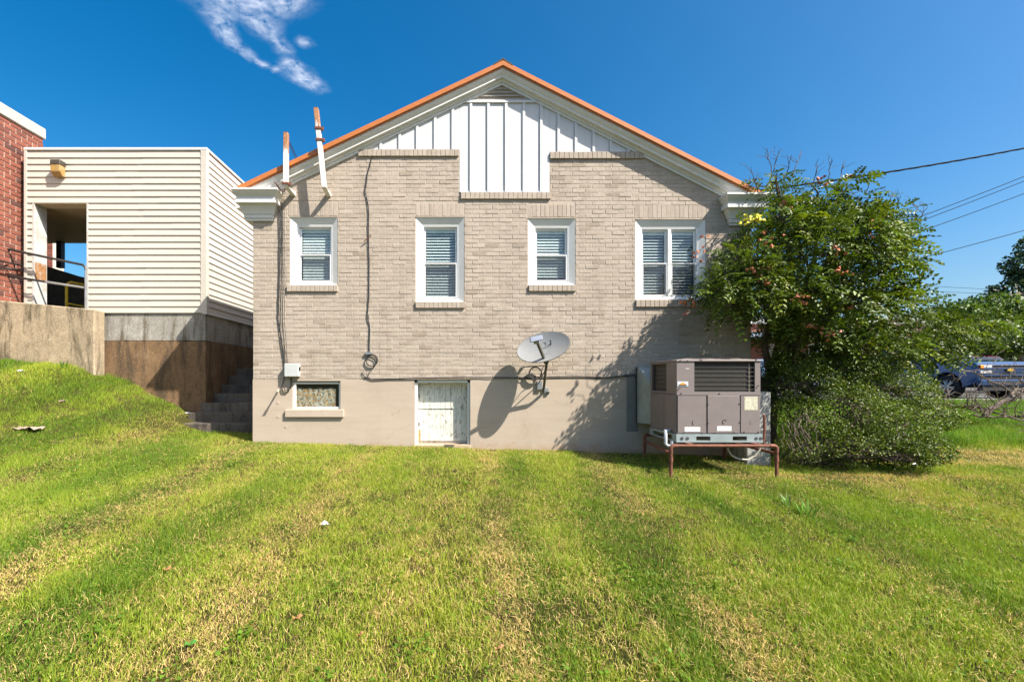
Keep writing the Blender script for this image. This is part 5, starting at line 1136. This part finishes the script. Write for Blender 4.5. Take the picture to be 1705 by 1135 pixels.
m_wire = M('weathered wire', (.015, .015, .016), .9, spec=.1)
def sag(a, b_, s, n=16): return [a+(b_-a)*(i/n)+Vector((0, 0, -s*4*(i/n)*(1-i/n))) for i in range(n+1)]
sd = thing('service_drop', P(1705, 252, 8.6), 'twisted service cable running from the house past the tree top', 'overhead wire')
p_ = sag(P(1256, 318, 7.6), P(1900, 205, 9.4), .10, 60)
for k in range(3): MB().tube([p+Vector((0, .010*math.cos(i*.9+k*2.1), .010*math.sin(i*.9+k*2.1))) for i, p in enumerate(p_)], .008, 5).build('strand', m_wire, sd, smooth=True)
for k, (a, b_, lab) in enumerate((((1380, 417), (1900, 214), 'upper of two close overhead wires right of the tree'), ((1380, 424), (1900, 222), 'lower of two close overhead wires right of the tree'), ((1380, 438), (1900, 247), 'single overhead wire below the close pair'), ((1380, 468), (1900, 327), 'lowest slanting overhead wire right of the tree'), ((1380, 462), (1690, 483), 'faint distant wire just above the background trees'), ((1380, 472), (1690, 490), 'lower faint distant wire above the background trees'))):
    d = 22 if k < 4 else 34; w_ = MB().tube(sag(P(*a, d), P(*b_, d), .12, 14), .016 if k < 4 else .013, 5).build('overhead_wire', m_wire); setp(w_, lab, 'wire', 'overhead wires')

# ------------------------------------------------------------------ litter and leaves on the lawn
def ground_px(px, py):
    lo, hi = 1.5, 14.0
    for _ in range(50):
        m_ = (lo+hi)/2; q = P(px, py, m_)
        if q.z > float(gz(q.x, q.y)): lo = m_
        else: hi = m_
    q = P(px, py, lo); return Vector((q.x, q.y, float(gz(q.x, q.y))))
def crumple(name, px, py, L, Wd, mat, lab, cat, grp=None, seed=0, hgt=.03, up=.02):
    random.seed(seed); c = ground_px(px, py); mb = MB(); n = 7; loops = []
    top = [[(c.x+L*(i/n-.5)+random.uniform(-.012, .012), c.y+Wd*(j/3-.5)*(1-.5*abs(i/n-.5))+random.uniform(-.01, .01), c.z+up+random.uniform(0, hgt)) for i in range(n+1)] for j in range(4)]
    bot = [[(v[0], v[1], v[2]-.004) for v in r] for r in top]
    mb.loft(top+bot[::-1]+[top[0]], cap=False, closed=False); return setp(mb.build(name, mat), lab, cat, grp)
m_paper = M('dirty paper', (.29, .215, .17), .8, var=.3, scale=30); m_white2 = M('white litter', (.75, .78, .82), .5)
crumple('crumpled_wrapper', 47, 717, .36, .14, m_paper, 'crumpled beige paper wrapper on the left bank', 'litter', seed=1, hgt=.05)
crumple('paper_scrap', 33, 620, .09, .06, m_white2, 'small pale blue-white scrap near the concrete ramp wall', 'litter', seed=2)
crumple('paper_scrap', 104, 671, .09, .05, m_paper, 'small beige scrap halfway up the left bank', 'litter', seed=3)
crumple('paper_scrap', 541, 880, .05, .04, m_white2, 'small white scrap in the middle of the lawn', 'litter', seed=4, up=.04)
crumple('paper_scrap', 1537, 776, .28, .06, m_white2, 'white plastic scrap at the foot of the shrub', 'litter', seed=5, hgt=.03)
crumple('paper_scrap', 313, 690, .08, .05, m_white2, 'white scrap beside the lowest concrete step', 'litter', seed=6)
m_fleaf = M('fallen orange leaf', (.36, .17, .07), .7, var=.3, scale=40); m_gleaf = M('broad green leaf', (.06, .20, .03), .5)
for k, (px, py, s, mt2, lab) in enumerate(((276, 953, .032, m_fleaf, 'largest tan fallen leaf on the left lawn'), (494, 1034, .028, m_fleaf, 'orange fallen leaf on the lower middle lawn'), (598, 1063, .02, m_fleaf, 'dark orange leaf near the lower middle lawn'), (830, 1085, .024, m_fleaf, 'pink-brown leaf at the bottom centre of the lawn'), (315, 1078, .034, m_gleaf, 'broad green weed leaf near the bottom left'))):
    random.seed(k+40); c = ground_px(px, py); mb = MB(); n = 10
    rim = [(c.x+s*(1+.35*math.cos(5*t))*math.cos(t), c.y+s*.8*(1+.35*math.cos(5*t))*math.sin(t), c.z+.026+.010*math.sin(3*t)+.012*math.cos(t)) for t in [2*math.pi*i/n for i in range(n)]]
    mb.loft([[(v[0], v[1], v[2]-.003) for v in rim], rim]); setp(mb.build('fallen_leaf', mt2), lab, 'leaf', 'leaves lying on the lawn')

# ------------------------------------------------------------------ grass
rg = np.random.default_rng(99)
def in_box(x, y, b): return (x > b[0]) & (x < b[1]) & (y > b[2]) & (y < b[3])
def scatter(y0, y1, dens):
    area = 0; A = (1.12*(y0+y1)/2+1.36*(y0+y1)/2+.6)*(y1-y0); n = int(A*dens)
    y = rg.uniform(y0, y1, n); x = -1.12*y-.3+rg.random(n)*(2.48*y+.6); return x, y
xs, ys = [], []
for y0, y1, d in ((1.7, 3, 17000), (3, 4, 15500), (4, 5, 13500), (5, 6, 11500), (6, 7, 9800), (7, 8, 8000), (8, 9.2, 6000), (9.2, 13.3, 2500)):
    a, b_ = scatter(y0, y1, d); xs.append(a); ys.append(b_)
x = np.concatenate(xs); y = np.concatenate(ys)
bare = np.clip(sstep(.55, .75, fnoise(x*1.1+3, y*1.4, 61)), 0, 1)
dry_zone = np.maximum(1.3*np.exp(-(((x-8.6)/1.7)**2+((y-7.25)/.55)**4)), np.exp(-(((x-5.3)/1.6)**2+((y-5.95)/.16)**2)))     # the straw coloured strips by the shrub
under = np.exp(-(((x-3.5)/1.0)**2+((y-6.6)/.55)**2))
keep = ~in_box(x, y, (XL-.01, XR+.02, YF-.02, 20)) & ~in_box(x, y, (-4.95, XL, 7.95, 20)) & ~((y > YA-.03) & (x < XAR+.05)) & ~((y > YR-.02) & (x < xr+.03)) & ~((y > 7.3) & (x > XR) & (x < XR+.25))
gap = sstep(.52, .68, fnoise(x*9, y*9, 131, 2))
keep &= (rg.random(len(x)) > .55*bare) & (rg.random(len(x)) > .5*gap) & (rg.random(len(x)) > .45*dry_zone) & (rg.random(len(x)) > .85*under)
x, y = x[keep], y[keep]; dry_zone, under = dry_zone[keep], under[keep]
n = len(x); z = gz(x, y)-.006
# wheel tracks and clipping rows run away from the camera
track = np.zeros(n)
for c0, sl_, w_, s_ in ((-3.05, -.02, .22, .9), (-1.35, .03, .20, .8), (.35, .05, .17, 1.0), (1.75, .12, .24, .9), (3.6, .10, .20, .7), (-4.9, .0, .25, .7), (5.2, .05, .25, .6)):
    track = np.maximum(track, s_*np.exp(-((x-c0-sl_*(y-4)+.18*(fnoise(y*.6, y*0+c0, 8)-.5))/w_)**2)*sstep(.30, .62, fnoise(x*1.3+c0, y*.55, 23)))
stripe = fnoise(x*1.15, y*.22, 41, 3)
patch = fnoise(x*.55, y*.55, 43, 3)
fine = fnoise(x*5, y*5, 47, 3)
wob = fnoise(x*.5, y*.35, 52, 2)
broad = np.clip(.5+.16*np.sin(2*np.pi*((x-.06*(y-4))/1.22+1.1*(wob-.5)))+1.0*(fnoise(x*1.25, y*.33, 57, 3)-.5), 0, 1)
dry = np.clip(.16+1.0*track*.66+.35*(.5-broad)+.5*(stripe-.5)+.7*(fine-.5)+.3*(patch-.5)+1.5*dry_zone+.25*np.exp(-((y-7.1)/.25)**2)-.35*sstep(-4.6, -6.2, x)*sstep(5.5, 7.5, y), 0, 1)
isdry = rg.random(n) < dry*.8
greenA = np.array([.205, .315, .028]); greenB = np.array([.070, .165, .013]); lime = np.array([.355, .385, .045]); straw = np.array([.68, .49, .20])
t1 = np.clip(sstep(.35, .75, broad)*.85+.4*(patch-.5)+rg.normal(0, .22, n), 0, 1)[:, None]
col = greenA*(1-t1)+greenB*t1; t2 = np.clip(rg.normal(.30, .25, n)+.75*(.5-broad)+.4*(stripe-.45)+.3*(.5-fine), 0, 1)[:, None]; col = col*(1-t2)+lime*t2
col[isdry] = (straw*rg.uniform(.65, 1.15, (n, 1)))[isdry]*np.array([1, 1, 1.0]); col *= rg.uniform(.75, 1.2, (n, 1))
lush = sstep(.5, .8, fnoise(x*1.7, y*1.7, 71, 3)); bank = sstep(-5.0, -6.2, x)*sstep(6.4, 8.0, y); tall = ((x > 6.2) & (y > 8.0)).astype(float)*sstep(7.9, 8.4, y)
col = np.where((tall > .5)[:, None] & ~isdry[:, None], col*np.array([.62, .85, .8]), col)
h = rg.uniform(.028, .060, n)*(.7+.6*fnoise(x*7, y*7, 133, 2))*(1+.55*lush+.9*bank*(.5+1.6*lush)+3.2*tall)*np.where(isdry, .85, 1)*(1-.25*track)
wdt = rg.uniform(.0022, .0042, n)*np.interp(y, [2, 5, 9, 13], [1, 1.5, 2.3, 3.2])*(1+.5*tall)
ang = rg.uniform(0, 2*np.pi, n); lean = np.where(isdry, rg.uniform(.4, 1.6, n), rg.uniform(.12, .85, n)); ld = np.stack([np.cos(ang), np.sin(ang)], 1)
ld += np.stack([.25*(fnoise(x*.8, y*.3, 83)-.5)*4, .2*np.ones(n)], 1)*.6
fa = rg.uniform(0, 2*np.pi, n); fd_ = np.stack([np.cos(fa), np.sin(fa), np.zeros(n)], 1)*wdt[:, None]/2
root = np.stack([x, y, z], 1); mid = root+np.stack([ld[:, 0]*lean*h*.3, ld[:, 1]*lean*h*.3, h*.58], 1); tip = root+np.stack([ld[:, 0]*lean*h, ld[:, 1]*lean*h, h*np.clip(1.05-.28*lean, .45, 1)], 1)
near = y < 3.6
def blades(sel, full):
    r, m_, t_, f_, c_ = root[sel], mid[sel], tip[sel], fd_[sel], col[sel]; k = len(r)
    if full:
        v = np.stack([r-f_, r+f_, m_+f_*.85, m_-f_*.85, t_], 1).reshape(-1, 3); i = np.arange(k)*5; t = np.concatenate([np.stack([i, i+1, i+2], 1), np.stack([i, i+2, i+3], 1), np.stack([i+3, i+2, i+4], 1)]); cc_ = np.repeat(c_, 5, 0)
    else:
        v = np.stack([r-f_, r+f_, t_], 1).reshape(-1, 3); t = np.arange(k*3).reshape(-1, 3); cc_ = np.repeat(c_, 3, 0)
    return v, t, cc_
v1, t1_, c1_ = blades(near, True); v2, t2_, c2_ = blades(~near, False)
# clippings lying on top
nc = 26000; cy_ = 1.8+rg.random(nc)**.8*5.3; cx_ = -1.12*cy_-.3+rg.random(nc)*(2.48*cy_+.6); kp = (rg.random(nc) < .15+.85*sstep(.45, .62, fnoise(cx_*1.2, cy_*.5, 23))) & (cy_ < 7.2); cx_, cy_ = cx_[kp], cy_[kp]; nc = len(cx_)
ca2 = rg.uniform(0, 2*np.pi, nc); L_ = rg.uniform(.02, .06, nc); dv = np.stack([np.cos(ca2)*L_, np.sin(ca2)*L_, rg.normal(0, .008, nc)], 1); pv = np.stack([-np.sin(ca2), np.cos(ca2), np.zeros(nc)], 1)*.0014*np.interp(cy_, [2, 7], [1, 2])[:, None]
cz_ = np.stack([cx_, cy_, gz(cx_, cy_)+rg.uniform(.02, .05, nc)], 1); v3 = np.stack([cz_-pv, cz_+pv, cz_+dv], 1).reshape(-1, 3); t3 = np.arange(nc*3).reshape(-1, 3); c3 = np.repeat(straw*rg.uniform(.7, 1.25, (nc, 1)), 3, 0)
Vg = np.concatenate([v1, v2, v3]); Tg = np.concatenate([t1_, t2_+len(v1), t3+len(v1)+len(v2)]); Cg = np.concatenate([c1_, c2_, c3])
gr_ = link('grass', np_mesh('grass', Vg, Tg, Cg), m_grass); setp(gr_, 'patchy green and straw coloured mown grass covering the lawn', 'grass', kind='stuff')
# low clover and plantain leaves between the blades
nw = 260; wy = 1.9+rg.random(nw)**.9*4.8; wx = -1.1*wy+rg.random(nw)*2.4*wy; wl = []
PC, PD, PN, PCo, PL = [], [], [], [], []
for a_, b_ in zip(wx, wy):
    k = int(rg.integers(10, 34)); sp_ = rg.uniform(.03, .11); qx = a_+rg.normal(0, sp_, k); qy = b_+rg.normal(0, sp_, k); an = rg.uniform(0, 6.28, k)
    PC.append(np.stack([qx, qy, gz(qx, qy)+rg.uniform(.015, .05, k)], 1)); PD.append(norm(np.stack([np.cos(an), np.sin(an), rg.uniform(-.1, .4, k)], 1))); PN.append(norm(np.array([0, 0, 1])+rg.normal(0, .35, (k, 3)))); PCo.append(np.array([.09, .17, .014])*rg.uniform(.7, 1.4, (k, 1))); PL.append(rg.uniform(.012, .03, k)*rg.uniform(.8, 1.3))
PC, PD, PN, PCo, PL = [np.concatenate(q) for q in (PC, PD, PN, PCo, PL)]
vv_, tt_, cc2 = leaflets(PC, PD, PN, PL, PL*.42, PCo)
setp(link('clover', np_mesh('clover', vv_, tt_, cc2), m_grass), 'small dark clover leaves scattered through the grass', 'clover', kind='stuff')
# weed tufts with broad blades
def tuft(px, py, n_, hh, lab, seed, colr=(.13, .26, .04)):
    r_ = np.random.default_rng(seed); c = ground_px(px, py); a = r_.uniform(0, 6.28, n_); h_ = hh*r_.uniform(.5, 1.1, n_); rr = r_.uniform(0, hh*.5, n_)
    b0 = np.stack([c.x+np.cos(a)*rr, c.y+np.sin(a)*rr, np.full(n_, c.z)], 1); o_ = np.stack([np.cos(a), np.sin(a)], 1)*r_.uniform(.2, .8, (n_, 1)); w_ = np.stack([-np.sin(a), np.cos(a), np.zeros(n_)], 1)*.005
    m_ = b0+np.stack([o_[:, 0]*h_*.4, o_[:, 1]*h_*.4, h_*.7], 1); t_ = b0+np.stack([o_[:, 0]*h_, o_[:, 1]*h_, h_*.95], 1)
    v = np.stack([b0-w_, b0+w_, m_+w_*1.2, m_-w_*1.2, t_], 1).reshape(-1, 3); i = np.arange(n_)*5; t = np.concatenate([np.stack([i, i+1, i+2], 1), np.stack([i, i+2, i+3], 1), np.stack([i+3, i+2, i+4], 1)])
    setp(link('weed_tuft', np_mesh('weed_tuft', v, t, np.repeat(np.array(colr)*r_.uniform(.8, 1.3, (n_, 1)), 5, 0)), m_grass), lab, 'weed', 'weed tufts in the lawn')
tuft(1345, 858, 22, .15, 'broad-bladed weed tuft on the right lawn, nearest the bottom right', 1); tuft(1310, 842, 14, .13, 'smaller weed tuft left of the broad-bladed one', 2, (.17, .27, .08))
tuft(1290, 768, 10, .10, 'weed sprouting by the right leg of the pipe stand', 3); tuft(165, 612, 26, .20, 'tall grass tuft against the end of the ramp wall', 4, (.10, .22, .03)); tuft(105, 612, 18, .16, 'grass tuft at the foot of the ramp wall', 5, (.11, .23, .03)); tuft(268, 655, 24, .18, 'grass tuft at the crest of the bank by the brown foundation', 6, (.10, .22, .03))
